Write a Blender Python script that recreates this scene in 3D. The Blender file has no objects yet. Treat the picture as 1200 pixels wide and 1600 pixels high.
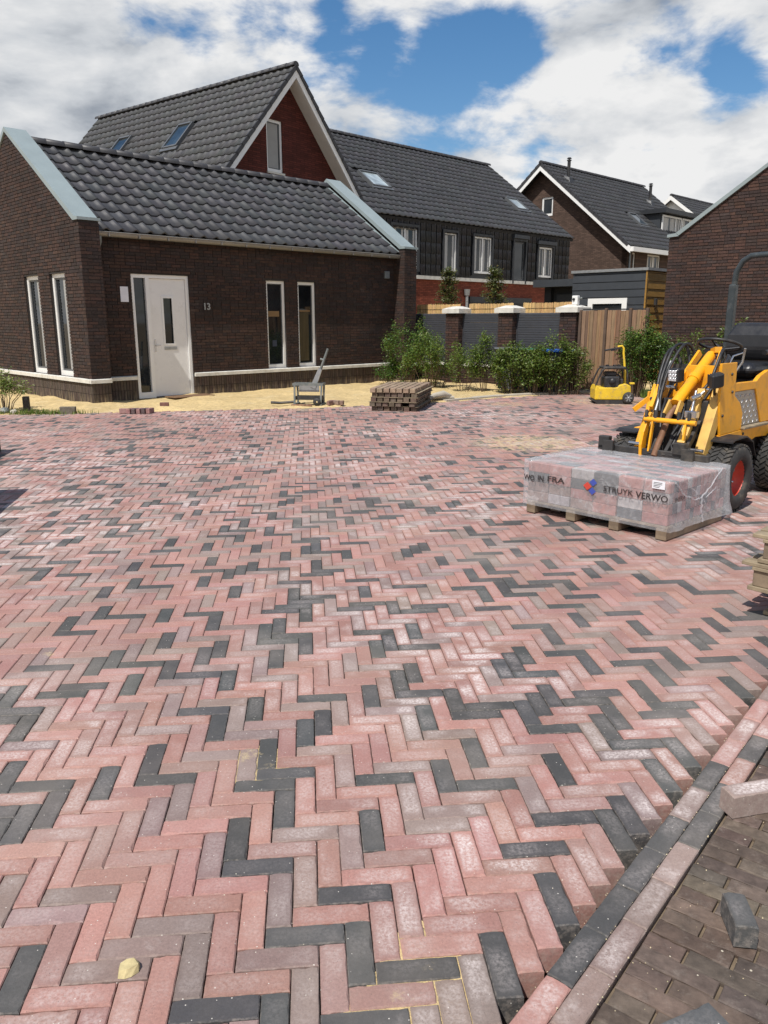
import bpy, bmesh, math, random
from math import sin, cos, pi, radians, sqrt, atan2
from mathutils import Vector, Matrix, noise as mnoise
random.seed(7)
R = random.random
def U(a, b): return a + (b - a) * R()
scene = bpy.context.scene
COL = scene.collection

# ------------------------------------------------------------------ camera
PITCH = 13.8
CAMH = 1.58
cd = bpy.data.cameras.new('camera')
cam = bpy.data.objects.new('camera', cd)
COL.objects.link(cam)
cam.location = (0, 0, CAMH)
cam.rotation_euler = (radians(90 - PITCH), 0, 0)
cd.sensor_fit = 'VERTICAL'
cd.sensor_height = 32.0
cd.lens = 1220.0 / 1600.0 * 32.0
cd.clip_start = 0.05
cd.clip_end = 3000
scene.camera = cam

# ------------------------------------------------------------------ light
SUN_AZ, SUN_EL = 213.0, 57.0          # clockwise from +Y
EXPOSURE = 0.0
scene.view_settings.view_transform = 'Standard'
scene.view_settings.look = 'None'
scene.view_settings.exposure = EXPOSURE
scene.view_settings.gamma = 1.0
scene.view_settings.use_curve_mapping = False
sd = bpy.data.lights.new('sun', 'SUN')
sd.energy = 4.9
sd.angle = radians(0.5)
sd.color = (1.0, 0.955, 0.89)
sun = bpy.data.objects.new('sun', sd)
COL.objects.link(sun)
_d = Vector((sin(radians(SUN_AZ)) * cos(radians(SUN_EL)), cos(radians(SUN_AZ)) * cos(radians(SUN_EL)), sin(radians(SUN_EL))))
sun.rotation_euler = _d.to_track_quat('Z', 'Y').to_euler()
sun.location = (-6, -6, 12)

world = bpy.data.worlds.new('World')
scene.world = world
world.use_nodes = True
def build_world():
    nt = world.node_tree
    N, L = nt.nodes, nt.links
    N.clear()
    def nd(t, **kw):
        n = N.new(t)
        for k, v in kw.items(): setattr(n, k, v)
        return n
    def mth(op, a, b=None, c=None, clamp=False):
        n = nd('ShaderNodeMath', operation=op)
        n.use_clamp = clamp
        for i, x in enumerate((a, b, c)):
            if x is None: continue
            if isinstance(x, (int, float)): n.inputs[i].default_value = x
            else: L.new(x, n.inputs[i])
        return n.outputs[0]
    out = nd('ShaderNodeOutputWorld')
    sky = nd('ShaderNodeTexSky', sky_type='NISHITA')
    sky.sun_disc = False
    sky.sun_elevation = radians(SUN_EL)
    sky.sun_rotation = radians(SUN_AZ)
    sky.altitude = 0
    sky.air_density = 1.0
    sky.dust_density = 0.6
    sky.ozone_density = 1.6
    bg1 = nd('ShaderNodeBackground')
    bg1.inputs[1].default_value = 0.115
    hs = nd('ShaderNodeHueSaturation')
    hs.inputs['Saturation'].default_value = 1.3
    L.new(sky.outputs[0], hs.inputs['Color'])
    L.new(hs.outputs[0], bg1.inputs[0])
    tc = nd('ShaderNodeTexCoord')
    sep = nd('ShaderNodeSeparateXYZ')
    L.new(tc.outputs['Generated'], sep.inputs[0])
    zz = mth('MAXIMUM', sep.outputs[2], 0.0)
    den = mth('ADD', zz, 0.32)
    cmb = nd('ShaderNodeCombineXYZ')
    L.new(mth('DIVIDE', sep.outputs[0], den), cmb.inputs[0])
    L.new(mth('DIVIDE', sep.outputs[1], den), cmb.inputs[1])
    L.new(mth('MULTIPLY', zz, 1.1), cmb.inputs[2])
    def noise(scale, detail, rough, dist, off):
        mp = nd('ShaderNodeMapping')
        mp.inputs['Location'].default_value = off
        L.new(cmb.outputs[0], mp.inputs[0])
        n = nd('ShaderNodeTexNoise')
        n.inputs['Scale'].default_value = scale
        n.inputs['Detail'].default_value = detail
        n.inputs['Roughness'].default_value = rough
        n.inputs['Distortion'].default_value = dist
        L.new(mp.outputs[0], n.inputs['Vector'])
        return n.outputs[0]
    O = (3.1, 1.7, 0.4)
    n1 = noise(2.1, 12, 0.56, 0.25, O)
    n2 = noise(5.0, 10, 0.6, 0.2, (7.3, 2.2, 1.4))
    n3 = noise(2.1, 5, 0.5, 0.25, (O[0] + 0.05, O[1] + 0.06, O[2] - 0.06))
    bias = 0.158
    P = radians(PITCH)
    acc = None
    # openings in the cloud cover (directions in the sky), radius in degrees, depth
    for px, py, rad, dep in ((495, 42, 3.2, 0.22), (560, 56, 3.6, 0.26), (620, 40, 3.0, 0.2), (720, 40, 3.0, 0.2), (790, 40, 3.0, 0.2), (620, 104, 3.6, 0.24), (690, 116, 3.0, 0.26), (745, 118, 3.2, 0.26), (790, 82, 3.2, 0.2),
                             (705, 66, 2.6, 0.16), (850, 28, 3.2, 0.16), (1105, 118, 3.4, 0.2), (1158, 160, 3.4, 0.26), (1085, 60, 3.4, 0.2), (1185, 90, 3.6, 0.2),
                             (1020, 66, 2.6, 0.14), (405, 8, 2.6, 0.16), (310, 65, 1.8, 0.18), (1150, 20, 3.0, 0.14)):
        x = (px - 600) / 1220.0; u = -(py - 800) / 1220.0
        v = Vector((x, cos(P) + u * sin(P), -sin(P) + u * cos(P))).normalized()
        dn = nd('ShaderNodeVectorMath', operation='DOT_PRODUCT')
        L.new(tc.outputs['Generated'], dn.inputs[0])
        dn.inputs[1].default_value = v
        mr = nd('ShaderNodeMapRange', interpolation_type='SMOOTHSTEP')
        L.new(dn.outputs['Value'], mr.inputs[0])
        mr.inputs[1].default_value = cos(radians(rad))
        mr.inputs[2].default_value = 1.0
        mr.inputs[3].default_value = 0.0
        mr.inputs[4].default_value = dep * 0.56
        acc = mr.outputs[0] if acc is None else mth('ADD', acc, mr.outputs[0])
    # cumulus closes towards the horizon; thinned overhead, out of view, to weaken fill light
    up = nd('ShaderNodeMapRange', interpolation_type='SMOOTHSTEP')
    L.new(sep.outputs[2], up.inputs[0])
    up.inputs[1].default_value = 0.36; up.inputs[2].default_value = 0.8; up.inputs[3].default_value = 0.0; up.inputs[4].default_value = 0.34
    acc = mth('ADD', acc, up.outputs[0])
    cov = mth('SUBTRACT', mth('ADD', mth('ADD', n1, mth('MULTIPLY', mth('SUBTRACT', n2, 0.5), 0.85)), bias), acc)
    mr = nd('ShaderNodeMapRange', interpolation_type='SMOOTHSTEP')
    L.new(cov, mr.inputs[0])
    mr.inputs[1].default_value = 0.40
    mr.inputs[2].default_value = 0.63
    mask = mr.outputs[0]
    # brightness of the cloud: thick parts grey below, billows lit from the sun's side
    rel = mth('MULTIPLY', mth('SUBTRACT', n1, n3), 3.6)
    n4 = noise(1.35, 7, 0.58, 0.4, (1.3, 9.1, 2.0))
    thick = mth('MULTIPLY', mth('SUBTRACT', n4, 0.5), -2.7)
    fine = mth('MULTIPLY', mth('SUBTRACT', n2, 0.5), 0.7)
    val = mth('ADD', mth('ADD', mth('ADD', 0.64, rel), thick), fine, clamp=True)
    rp = nd('ShaderNodeValToRGB')
    e = rp.color_ramp.elements
    e[0].position = 0.0; e[0].color = (0.36, 0.40, 0.46, 1)
    e[1].position = 1.0; e[1].color = (0.98, 0.98, 0.98, 1)
    m = rp.color_ramp.elements.new(0.45); m.color = (0.68, 0.71, 0.75, 1)
    L.new(val, rp.inputs[0])
    bg2 = nd('ShaderNodeBackground')
    bg2.inputs[1].default_value = 0.88
    L.new(rp.outputs[0], bg2.inputs[0])
    mx = nd('ShaderNodeMixShader')
    L.new(mask, mx.inputs[0]); L.new(bg1.outputs[0], mx.inputs[1]); L.new(bg2.outputs[0], mx.inputs[2])
    L.new(mx.outputs[0], out.inputs[0])
build_world()
try:
    world.cycles.sampling_method = 'MANUAL'
    world.cycles.sample_map_resolution = 1024
except Exception:
    pass
scene.render.engine = 'CYCLES'
scene.cycles.max_bounces = 6
scene.cycles.transparent_max_bounces = 12

# ------------------------------------------------------------------ materials
def srgb(r, g, b):
    f = lambda c: (c / 255.0) / 12.92 if c / 255.0 <= 0.04045 else ((c / 255.0 + 0.055) / 1.055) ** 2.4
    return (f(r), f(g), f(b))
class NT:
    def __init__(s, name):
        s.m = bpy.data.materials.new(name)
        s.m.use_nodes = True
        s.nt = s.m.node_tree
        s.N, s.L = s.nt.nodes, s.nt.links
        s.bs = s.N['Principled BSDF']
        s.out = s.N['Material Output']
        s.pos = None
    def nd(s, t, **kw):
        n = s.N.new(t)
        for k, v in kw.items(): setattr(n, k, v)
        return n
    def put(s, sock, x):
        if isinstance(x, (int, float)): sock.default_value = x
        elif isinstance(x, tuple): sock.default_value = x if len(x) == 4 or len(sock.default_value) == 3 else x + (1,)
        else: s.L.new(x, sock)
    def math(s, op, a, b=None, clamp=False):
        n = s.nd('ShaderNodeMath', operation=op); n.use_clamp = clamp
        s.put(n.inputs[0], a)
        if b is not None: s.put(n.inputs[1], b)
        return n.outputs[0]
    def P(s):
        if s.pos is None: s.pos = s.nd('ShaderNodeNewGeometry').outputs['Position']
        return s.pos
    def noise(s, scale, detail=4, rough=0.55, vec=None, stretch=None, dist=0.0):
        v = vec or s.P()
        if stretch:
            mp = s.nd('ShaderNodeMapping'); mp.inputs['Scale'].default_value = stretch
            s.L.new(v, mp.inputs[0]); v = mp.outputs[0]
        n = s.nd('ShaderNodeTexNoise')
        n.inputs['Scale'].default_value = scale; n.inputs['Detail'].default_value = detail
        n.inputs['Roughness'].default_value = rough; n.inputs['Distortion'].default_value = dist
        s.L.new(v, n.inputs['Vector'])
        return n.outputs[0]
    def rng(s, x, a, b, c=0.0, d=1.0, smooth=True):
        n = s.nd('ShaderNodeMapRange', interpolation_type='SMOOTHSTEP' if smooth else 'LINEAR')
        s.put(n.inputs[0], x)
        n.inputs[1].default_value = a; n.inputs[2].default_value = b
        n.inputs[3].default_value = c; n.inputs[4].default_value = d
        return n.outputs[0]
    def mix(s, f, a, b, mode='MIX'):
        n = s.nd('ShaderNodeMix', data_type='RGBA', blend_type=mode)
        s.put(n.inputs[0], f); s.put(n.inputs[6], a); s.put(n.inputs[7], b)
        return n.outputs[2]
    def src(s, kind, base):
        if kind == 'obj': return s.nd('ShaderNodeObjectInfo').outputs['Color']
        if kind == 'tone': return s.nd('ShaderNodeAttribute', attribute_name='tone').outputs['Color']
        n = s.nd('ShaderNodeRGB'); n.outputs[0].default_value = base + (1,); return n.outputs[0]
    def vary(s, c, amt, scale, detail=5, stretch=None):
        n = s.noise(scale, detail, 0.6, stretch=stretch)
        f = s.rng(n, 0.3, 0.7, 1 - amt, 1 + amt, False)
        v = s.nd('ShaderNodeVectorMath', operation='SCALE')
        s.L.new(c, v.inputs[0]); s.L.new(f, v.inputs['Scale'])
        return v.outputs[0]
    def bump(s, h, strength, dist=0.01, prev=None):
        n = s.nd('ShaderNodeBump'); n.inputs['Strength'].default_value = strength; n.inputs['Distance'].default_value = dist
        s.L.new(h, n.inputs['Height'])
        if prev is not None: s.L.new(prev, n.inputs['Normal'])
        return n.outputs[0]
    def fin(s, col, rough=0.6, normal=None, metal=0.0, spec=0.5):
        s.put(s.bs.inputs['Base Color'], col); s.put(s.bs.inputs['Roughness'], rough)
        s.put(s.bs.inputs['Metallic'], metal); s.put(s.bs.inputs['Specular IOR Level'], spec)
        if normal is not None: s.L.new(normal, s.bs.inputs['Normal'])
        return s.m

def plain(name, col, rough=0.6, metal=0.0, var=0.12, vs=6.0, bump=0.1, bs=90.0, kind=None, spec=0.5, dirt=None, dirt_amt=0.0, dirt_scale=5.0, stretch=None):
    t = NT(name)
    c = t.src(kind, col)
    if var: c = t.vary(c, var, vs, stretch=stretch)
    if dirt is not None:
        f = t.math('MULTIPLY', t.rng(t.noise(dirt_scale, 8, 0.65), 0.48, 0.72), dirt_amt)
        c = t.mix(f, c, dirt)
    r = t.rng(t.noise(vs * 2.3, 4), 0.3, 0.7, max(0.02, rough - 0.08), min(1, rough + 0.08), False)
    n = t.bump(t.noise(bs, 4, 0.6), bump, 0.004) if bump else None
    return t.fin(c, r, n, metal, spec)

SAND_SPOTS = [(1.9, 10.3, 1.7, .55), (0.10, 1.66, .10, .36), (0.03, 1.54, .12, .34), (0.17, 1.52, .1, .3), (-.50, 2.62, .09, .5), (-.42, 2.55, .05, .4), (-1.62, 3.55, .09, .5),
              (4.5, 15.7, 2.2, .5), (-4.2, 14.2, .7, .6), (-1.4, 14.3, .7, .5), (2.4, 15.2, 1.0, .5)]
def paver_mat(name, kind):
    t = NT(name)
    c0 = t.src(kind, (1, 1, 1))
    c = t.vary(c0, 0.16, 130, 6)
    c = t.vary(c, 0.10, 480, 2)
    c = t.vary(c, 0.12, 1.3, 3)
    uv = t.nd('ShaderNodeUVMap', uv_map='uv')
    sp = t.nd('ShaderNodeSeparateXYZ'); t.L.new(uv.outputs[0], sp.inputs[0])
    def dome(x, k):      # 0 at the rim of the brick's face, 1 in its middle
        a = t.math('ABSOLUTE', t.math('SUBTRACT', x, 0.5))
        return t.rng(a, 0.5, k)
    mid = t.math('MULTIPLY', dome(sp.outputs[0], 0.36), dome(sp.outputs[1], 0.22))
    # lime bloom: whitish, strongest in the middle of a face, in patches across the square
    reg = t.rng(t.noise(0.42, 3, 0.5), 0.38, 0.66)
    reg2 = t.rng(t.noise(2.6, 3, 0.5), 0.35, 0.7)
    blo = t.math('MULTIPLY', t.rng(t.noise(5.5, 3, 0.5), 0.36, 0.62), t.rng(t.noise(95, 7, 0.72), 0.30, 0.72))
    bloom = t.math('MULTIPLY', t.math('MULTIPLY', mid, blo), t.math('ADD', 0.12, t.math('MULTIPLY', reg, t.math('ADD', 0.45, reg2))))
    bloom = t.math('MULTIPLY', bloom, 1.25, True)
    sr = t.nd('ShaderNodeSeparateColor'); t.L.new(c0, sr.inputs[0])
    bloom = t.math('MULTIPLY', bloom, t.rng(sr.outputs[0], 0.06, 0.2, 0.32, 1.0))
    c = t.mix(bloom, c, (0.66, 0.585, 0.56))
    scuff = t.math('MULTIPLY', t.math('MULTIPLY', t.rng(t.noise(17, 10, 0.78, dist=0.6), 0.56, 0.76), 0.34), t.rng(sr.outputs[0], 0.06, 0.2, 0.4, 1.0))
    c = t.mix(scuff, c, (0.52, 0.455, 0.43))
    # white specks of grit
    vo = t.nd('ShaderNodeTexVoronoi'); vo.inputs['Scale'].default_value = 85; t.L.new(t.P(), vo.inputs['Vector'])
    sp2 = t.nd('ShaderNodeSeparateColor'); t.L.new(vo.outputs['Color'], sp2.inputs[0])
    grit = t.math('MULTIPLY', t.math('LESS_THAN', vo.outputs['Distance'], 0.16), t.math('GREATER_THAN', sp2.outputs[0], 0.93))
    c = t.mix(t.math('MULTIPLY', grit, 0.8), c, (0.62, 0.58, 0.52))
    vo2 = t.nd('ShaderNodeTexVoronoi'); vo2.inputs['Scale'].default_value = 150; t.L.new(t.P(), vo2.inputs['Vector'])
    sp3 = t.nd('ShaderNodeSeparateColor'); t.L.new(vo2.outputs['Color'], sp3.inputs[0])
    pit = t.math('MULTIPLY', t.math('LESS_THAN', vo2.outputs['Distance'], 0.2), t.math('GREATER_THAN', sp3.outputs[1], 0.9))
    c = t.mix(t.math('MULTIPLY', pit, 0.55), c, (0.05, 0.04, 0.035))
    # worn, dusty rim
    rim = t.math('SUBTRACT', 1.0, t.math('MULTIPLY', dome(sp.outputs[0], 0.475), dome(sp.outputs[1], 0.43)))
    rimf = t.math('MULTIPLY', t.math('MULTIPLY', rim, t.rng(t.noise(55, 5, 0.7), 0.42, 0.68)), 0.35)
    c = t.mix(rimf, c, (0.42, 0.36, 0.31))
    # spilled yellow sand
    acc = None
    for x, y, r, a in SAND_SPOTS:
        dn = t.nd('ShaderNodeVectorMath', operation='DISTANCE'); t.L.new(t.P(), dn.inputs[0]); dn.inputs[1].default_value = (x, y, 0)
        f = t.rng(dn.outputs['Value'], r, r * 0.2, 0.0, a)
        acc = f if acc is None else t.math('MAXIMUM', acc, f)
    sn = t.rng(t.math('ADD', t.noise(14, 9, 0.75), t.math('MULTIPLY', t.math('SUBTRACT', acc, 0.5), 0.6)), 0.44, 0.62)
    sandf = t.math('MULTIPLY', sn, t.math('MULTIPLY', t.math('MINIMUM', t.math('MULTIPLY', acc, 2.0), 1.0), 0.75))
    c = t.mix(sandf, c, (0.56, 0.44, 0.23))
    # a film of brushed-in sand and dust everywhere
    film = t.math('ADD', 0.05, t.math('MULTIPLY', t.rng(t.noise(1.1, 6, 0.6), 0.42, 0.75), 0.2))
    c = t.mix(film, c, (0.52, 0.44, 0.37))
    n = t.bump(t.noise(70, 6, 0.65), 0.32, 0.004)
    n = t.bump(t.noise(420, 2, 0.6), 0.22, 0.0015, n)
    rg = t.rng(t.noise(18, 4), 0.3, 0.7, 0.62, 0.86, False)
    return t.fin(c, rg, n, 0, 0.4)
def wallbrick_mat(name, kind):
    t = NT(name)
    c = t.src(kind, (1, 1, 1))
    c = t.vary(c, 0.3, 22, 5)
    c = t.vary(c, 0.16, 1.2, 4)
    lime = t.math('MULTIPLY', t.rng(t.noise(2.4, 9, 0.72), 0.6, 0.8), 0.22)
    c = t.mix(lime, c, (0.30, 0.26, 0.24))
    n = t.bump(t.noise(60, 5, 0.65), 0.4, 0.006)
    return t.fin(c, 0.82, n, 0, 0.3)
def plinth_mat():
    t = NT('plinth_render')
    c = t.src('tone', (1, 1, 1))
    c = t.vary(c, 0.2, 14, 5)
    # pale splashes of sand thrown up from the ground: thin vertical runs near the foot of the wall
    sp = t.nd('ShaderNodeSeparateXYZ'); t.L.new(t.P(), sp.inputs[0])
    st = t.rng(t.noise(16, 5, 0.6, stretch=(1, 1, 0.12)), 0.48, 0.66)
    low = t.rng(sp.outputs[2], 0.3, 0.0)
    f = t.math('MULTIPLY', t.math('MULTIPLY', st, low), 0.5)
    c = t.mix(f, c, (0.42, 0.33, 0.2))
    return t.fin(c, 0.85, t.bump(t.noise(60, 5, 0.65), 0.4, 0.006), 0, 0.3)
def tile_mat(name, kind, col):
    t = NT(name)
    c = t.src(kind, col)
    c = t.vary(c, 0.12, 9, 4)
    dust = t.math('MULTIPLY', t.rng(t.noise(3.0, 7, 0.65), 0.5, 0.75), 0.12)
    c = t.mix(dust, c, (0.2, 0.2, 0.2))
    n = t.bump(t.noise(120, 3, 0.6), 0.1, 0.002)
    r = t.rng(t.noise(7, 4), 0.3, 0.7, 0.42, 0.6, False)
    return t.fin(c, r, n, 0, 0.35)
def glass_mat(name, tint=(0.012, 0.015, 0.018)):
    t = NT(name)
    c = t.vary(t.src(None, tint), 0.5, 1.5, 3)
    n = t.bump(t.noise(1.3, 2), 0.03, 0.02)
    m = t.fin(c, 0.03, n, 0, 0.6)
    return m
def leaf_mat(name, trans=0.25):
    t = NT(name)
    c = t.src('tone', (1, 1, 1))
    c = t.vary(c, 0.15, 30, 3)
    t.fin(c, 0.45, None, 0, 0.4)
    tr = t.nd('ShaderNodeBsdfTranslucent')
    sc = t.nd('ShaderNodeVectorMath', operation='MULTIPLY'); t.L.new(c, sc.inputs[0]); sc.inputs[1].default_value = (1.3, 1.35, 0.5)
    t.L.new(sc.outputs[0], tr.inputs[0])
    mx = t.nd('ShaderNodeMixShader'); mx.inputs[0].default_value = trans
    t.L.new(t.bs.outputs[0], mx.inputs[1]); t.L.new(tr.outputs[0], mx.inputs[2]); t.L.new(mx.outputs[0], t.out.inputs[0])
    return t.m
def film_mat():
    t = NT('clear_film')
    h = t.noise(7, 5, 0.6, stretch=(1, 1, 0.5), dist=1.2)
    n = t.bump(h, 0.8, 0.03)
    n = t.bump(t.noise(30, 3, 0.6, dist=0.8), 0.25, 0.008, n)
    t.fin((0.80, 0.80, 0.82), 0.09, n, 0, 0.8)
    tp = t.nd('ShaderNodeBsdfTransparent'); tp.inputs[0].default_value = (0.96, 0.96, 0.97, 1)
    lw = t.nd('ShaderNodeLayerWeight'); lw.inputs[0].default_value = 0.45; t.L.new(n, lw.inputs['Normal'])
    f = t.math('ADD', 0.15, t.math('MULTIPLY', lw.outputs['Facing'], 0.30))
    f = t.math('ADD', f, t.math('MULTIPLY', t.rng(t.noise(9, 6, 0.6, dist=1.0), 0.5, 0.72), 0.16), True)
    mx = t.nd('ShaderNodeMixShader')
    t.L.new(f, mx.inputs[0]); t.L.new(tp.outputs[0], mx.inputs[1]); t.L.new(t.bs.outputs[0], mx.inputs[2])
    t.L.new(mx.outputs[0], t.out.inputs[0])
    return t.m
def sand_mat():
    t = NT('yellow_sand')
    c = t.src(None, (0.57, 0.43, 0.215))
    c = t.vary(c, 0.14, 0.9, 6)
    c = t.vary(c, 0.2, 12, 8)
    pale = t.math('MULTIPLY', t.rng(t.noise(2.2, 6, 0.65), 0.5, 0.72), 0.4)
    c = t.mix(pale, c, (0.66, 0.56, 0.36))
    vo = t.nd('ShaderNodeTexVoronoi'); vo.inputs['Scale'].default_value = 26; t.L.new(t.P(), vo.inputs['Vector'])
    sp2 = t.nd('ShaderNodeSeparateColor'); t.L.new(vo.outputs['Color'], sp2.inputs[0])
    peb = t.math('MULTIPLY', t.math('LESS_THAN', vo.outputs['Distance'], 0.3), t.math('GREATER_THAN', sp2.outputs[0], 0.86))
    c = t.mix(t.math('MULTIPLY', peb, 0.55), c, (0.3, 0.23, 0.15))
    n = t.bump(t.noise(5, 8, 0.7), 0.9, 0.05)
    n = t.bump(t.noise(60, 4, 0.7), 0.5, 0.008, n)
    return t.fin(c, 0.9, n, 0, 0.2)

M = {}
M['paver'] = paver_mat('concrete_paver', 'obj'); M['paver_t'] = paver_mat('concrete_paver_far', 'tone')
M['wb'] = wallbrick_mat('wall_brick', 'obj'); M['wb_t'] = wallbrick_mat('wall_brick_far', 'tone')
M['plinth'] = plinth_mat()
M['mortar'] = plain('dark_mortar', (0.028, 0.023, 0.021), 0.9, bump=0.3)
M['tile'] = tile_mat('roof_tile_grey', 'obj', (0.05, 0.05, 0.053)); M['tile_t'] = tile_mat('roof_tile_grey_far', 'tone', (0.05, 0.05, 0.053))
M['ridge'] = tile_mat('ridge_tile_grey', None, (0.042, 0.042, 0.046))
M['felt'] = plain('roof_underlay', (0.015, 0.015, 0.016), 0.8)
M['zinc'] = plain('coping_zinc', (0.25, 0.30, 0.305), 0.5, 0.0, 0.08, 2.0, 0.03)
M['gutter'] = plain('gutter_zinc', (0.25, 0.24, 0.22), 0.45, 0.3, 0.1, 5, 0.02)
M['pipe'] = plain('downpipe_zinc', (0.19, 0.21, 0.22), 0.45, 0.3, 0.1, 5, 0.02)
M['stone'] = plain('pale_stone', (0.62, 0.60, 0.54), 0.75, 0, 0.12, 6, 0.2, dirt=(0.33, 0.29, 0.22), dirt_amt=0.5)
M['white'] = plain('white_paint', (0.78, 0.78, 0.76), 0.35, 0, 0.04, 3, 0.0)
M['door'] = plain('white_door_paint', (0.76, 0.755, 0.74), 0.3, 0, 0.04, 2, 0.0, dirt=(0.55, 0.52, 0.46), dirt_amt=0.25, dirt_scale=2.0)
M['sash'] = plain('grey_sash', (0.10, 0.105, 0.11), 0.4, 0, 0.06, 3, 0)
M['glass'] = glass_mat('window_glass'); M['glass_b'] = glass_mat('skylight_glass', (0.03, 0.045, 0.06))
M['glass_p'] = glass_mat('skylight_glass_sky_reflection', (0.36, 0.42, 0.44))  # pale sky reflection put into the glass colour
M['curtain_or_reflection'] = plain('pale_curtain', (0.5, 0.5, 0.48), 0.9, 0, 0.15, 8, 0.1, stretch=(1, 1, 0.1))
M['blind'] = plain('window_blind', (0.32, 0.32, 0.31), 0.8, 0, 0.06, 4, 0.0)
M['tan'] = plain('tan_reflection', (0.20, 0.12, 0.05), 0.6); M['olive'] = plain('dark_curtain', (0.06, 0.045, 0.018), 0.8, 0, .3, 9, .2, stretch=(3, 3, .2)); M['bluish'] = plain('dim_blue_box', (0.03, 0.04, 0.07), 0.5)  # tan: reflection in the front windows, painted as a coloured strip
M['steel'] = plain('galvanised_steel', (0.36, 0.37, 0.37), 0.45, 0.6, 0.15, 12, 0.1)
M['greypaint'] = plain('grey_tool_paint', (0.15, 0.165, 0.16), 0.55, 0.2, 0.2, 12, 0.15, dirt=(0.45, 0.38, 0.27), dirt_amt=0.5, dirt_scale=9)
M['black'] = plain('black_plastic', (0.018, 0.018, 0.02), 0.5, 0, 0.2, 8, 0.1, dirt=(0.2, 0.17, 0.13), dirt_amt=0.25)
M['rubber'] = plain('tyre_rubber', (0.03, 0.029, 0.028), 0.75, 0, 0.2, 12, 0.25, dirt=(0.22, 0.18, 0.13), dirt_amt=0.4, dirt_scale=8)
M['paper'] = plain('white_paper', (0.75, 0.76, 0.80), 0.7, 0, 0.04, 6, 0)
M['yellow'] = plain('loader_yellow', (0.86, 0.38, 0.012), 0.38, 0, 0.08, 4, 0.04, dirt=(0.36, 0.20, 0.07), dirt_amt=0.42, dirt_scale=11)
M['yellow2'] = plain('compactor_yellow', (0.70, 0.47, 0.025), 0.5, 0, 0.14, 6, 0.08, dirt=(0.30, 0.24, 0.13), dirt_amt=0.75, dirt_scale=13)
M['paleyel'] = plain('scraped_yellow', (0.66, 0.40, 0.10), 0.5, 0, 0.15, 9, 0.08, dirt=(0.30, 0.17, 0.07), dirt_amt=0.6, dirt_scale=10)
M['red'] = plain('rim_red', (0.55, 0.045, 0.02), 0.45, 0, 0.12, 8, 0.05, dirt=(0.3, 0.2, 0.13), dirt_amt=0.4)
M['rust'] = plain('rusty_steel', (0.20, 0.10, 0.055), 0.7, 0.2, 0.3, 14, 0.2, dirt=(0.5, 0.38, 0.25), dirt_amt=0.5, dirt_scale=16)
M['darksteel'] = plain('dark_steel', (0.045, 0.043, 0.042), 0.55, 0.3, 0.2, 10, 0.15, dirt=(0.22, 0.18, 0.13), dirt_amt=0.4)
M['rollbar'] = plain('roll_bar_paint', (0.035, 0.045, 0.05), 0.4, 0.1, 0.1, 6, 0.05, dirt=(0.4, 0.4, 0.38), dirt_amt=0.12, dirt_scale=14)
M['chrome'] = plain('bright_steel', (0.6, 0.6, 0.6), 0.2, 0.9, 0.05, 6, 0)
M['tread'] = plain('tread_plate_alu', (0.42, 0.40, 0.37), 0.42, 0.55, 0.15, 10, 0.1, dirt=(0.34, 0.27, 0.19), dirt_amt=0.5)
M['led'] = plain('lamp_lens', (0.62, 0.64, 0.66), 0.15, 0.3, 0.1, 30, 0)
M['vinyl'] = plain('seat_vinyl', (0.016, 0.016, 0.018), 0.38, 0, 0.1, 6, 0.12, 40)
M['pallet'] = plain('pallet_wood', (0.22, 0.165, 0.11), 0.8, 0, 0.3, 9, 0.25, stretch=(1, 1, 1), dirt=(0.09, 0.07, 0.05), dirt_amt=0.6)
M['oldwood'] = plain('weathered_wood', (0.27, 0.215, 0.14), 0.85, 0, 0.3, 12, 0.3, dirt=(0.12, 0.09, 0.06), dirt_amt=0.7)
M['fence'] = plain('fence_timber', (0.21, 0.115, 0.06), 0.8, 0, 0.25, 7, 0.25, kind='obj', stretch=(4, 4, 0.5))
M['post'] = plain('fence_post_timber', (0.10, 0.065, 0.045), 0.8, 0, 0.2, 7, 0.25)
M['slat'] = plain('dark_slat', (0.05, 0.053, 0.062), 0.5, 0, 0.1, 6, 0.05)
M['reed'] = plain('reed_screen', (0.58, 0.38, 0.16), 0.75, 0, 0.2, 12, 0.2, kind='obj', stretch=(8, 8, 0.6))
M['clad'] = plain('grey_cladding', (0.035, 0.04, 0.047), 0.6, 0, 0.1, 4, 0.1)
M['clad_o'] = plain('ochre_cladding', (0.30, 0.16, 0.03), 0.65, 0, 0.2, 5, 0.1, stretch=(1, 1, 5))
M['darkpaint'] = plain('dark_grey_paint', (0.022, 0.024, 0.028), 0.5, 0, 0.08, 4, 0.0)
M['redbrick'] = None
M['film'] = film_mat()
M['sand'] = sand_mat()
M['earth'] = plain('bare_earth', (0.30, 0.23, 0.14), 0.95, 0, 0.25, 3, 0.6, 25)
M['bed'] = plain('bedding_sand', (0.16, 0.12, 0.08), 0.95, 0, 0.3, 12, 0.5, 60)
M['grassy'] = plain('ground_cover', (0.09, 0.10, 0.045), 0.95, 0, 0.3, 2, 0.6, 20)
M['leaf'] = leaf_mat('leaf_green')
M['stem'] = plain('plant_stem', (0.14, 0.095, 0.06), 0.85, 0, 0.2, 20, 0.2)
M['ink'] = plain('print_black', (0.03, 0.025, 0.025), 0.5, 0, 0.05, 5, 0)
M['ink_r'] = plain('print_red', (0.55, 0.06, 0.04), 0.5, 0, 0.05, 5, 0)
M['ink_b'] = plain('print_blue', (0.05, 0.08, 0.36), 0.5, 0, 0.05, 5, 0)
M['bin_g'] = plain('bin_green', (0.02, 0.10, 0.045), 0.5); M['bin_b'] = plain('bin_blue', (0.02, 0.10, 0.38), 0.5); M['bin_k'] = plain('bin_grey', (0.10, 0.105, 0.11), 0.5)
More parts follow.
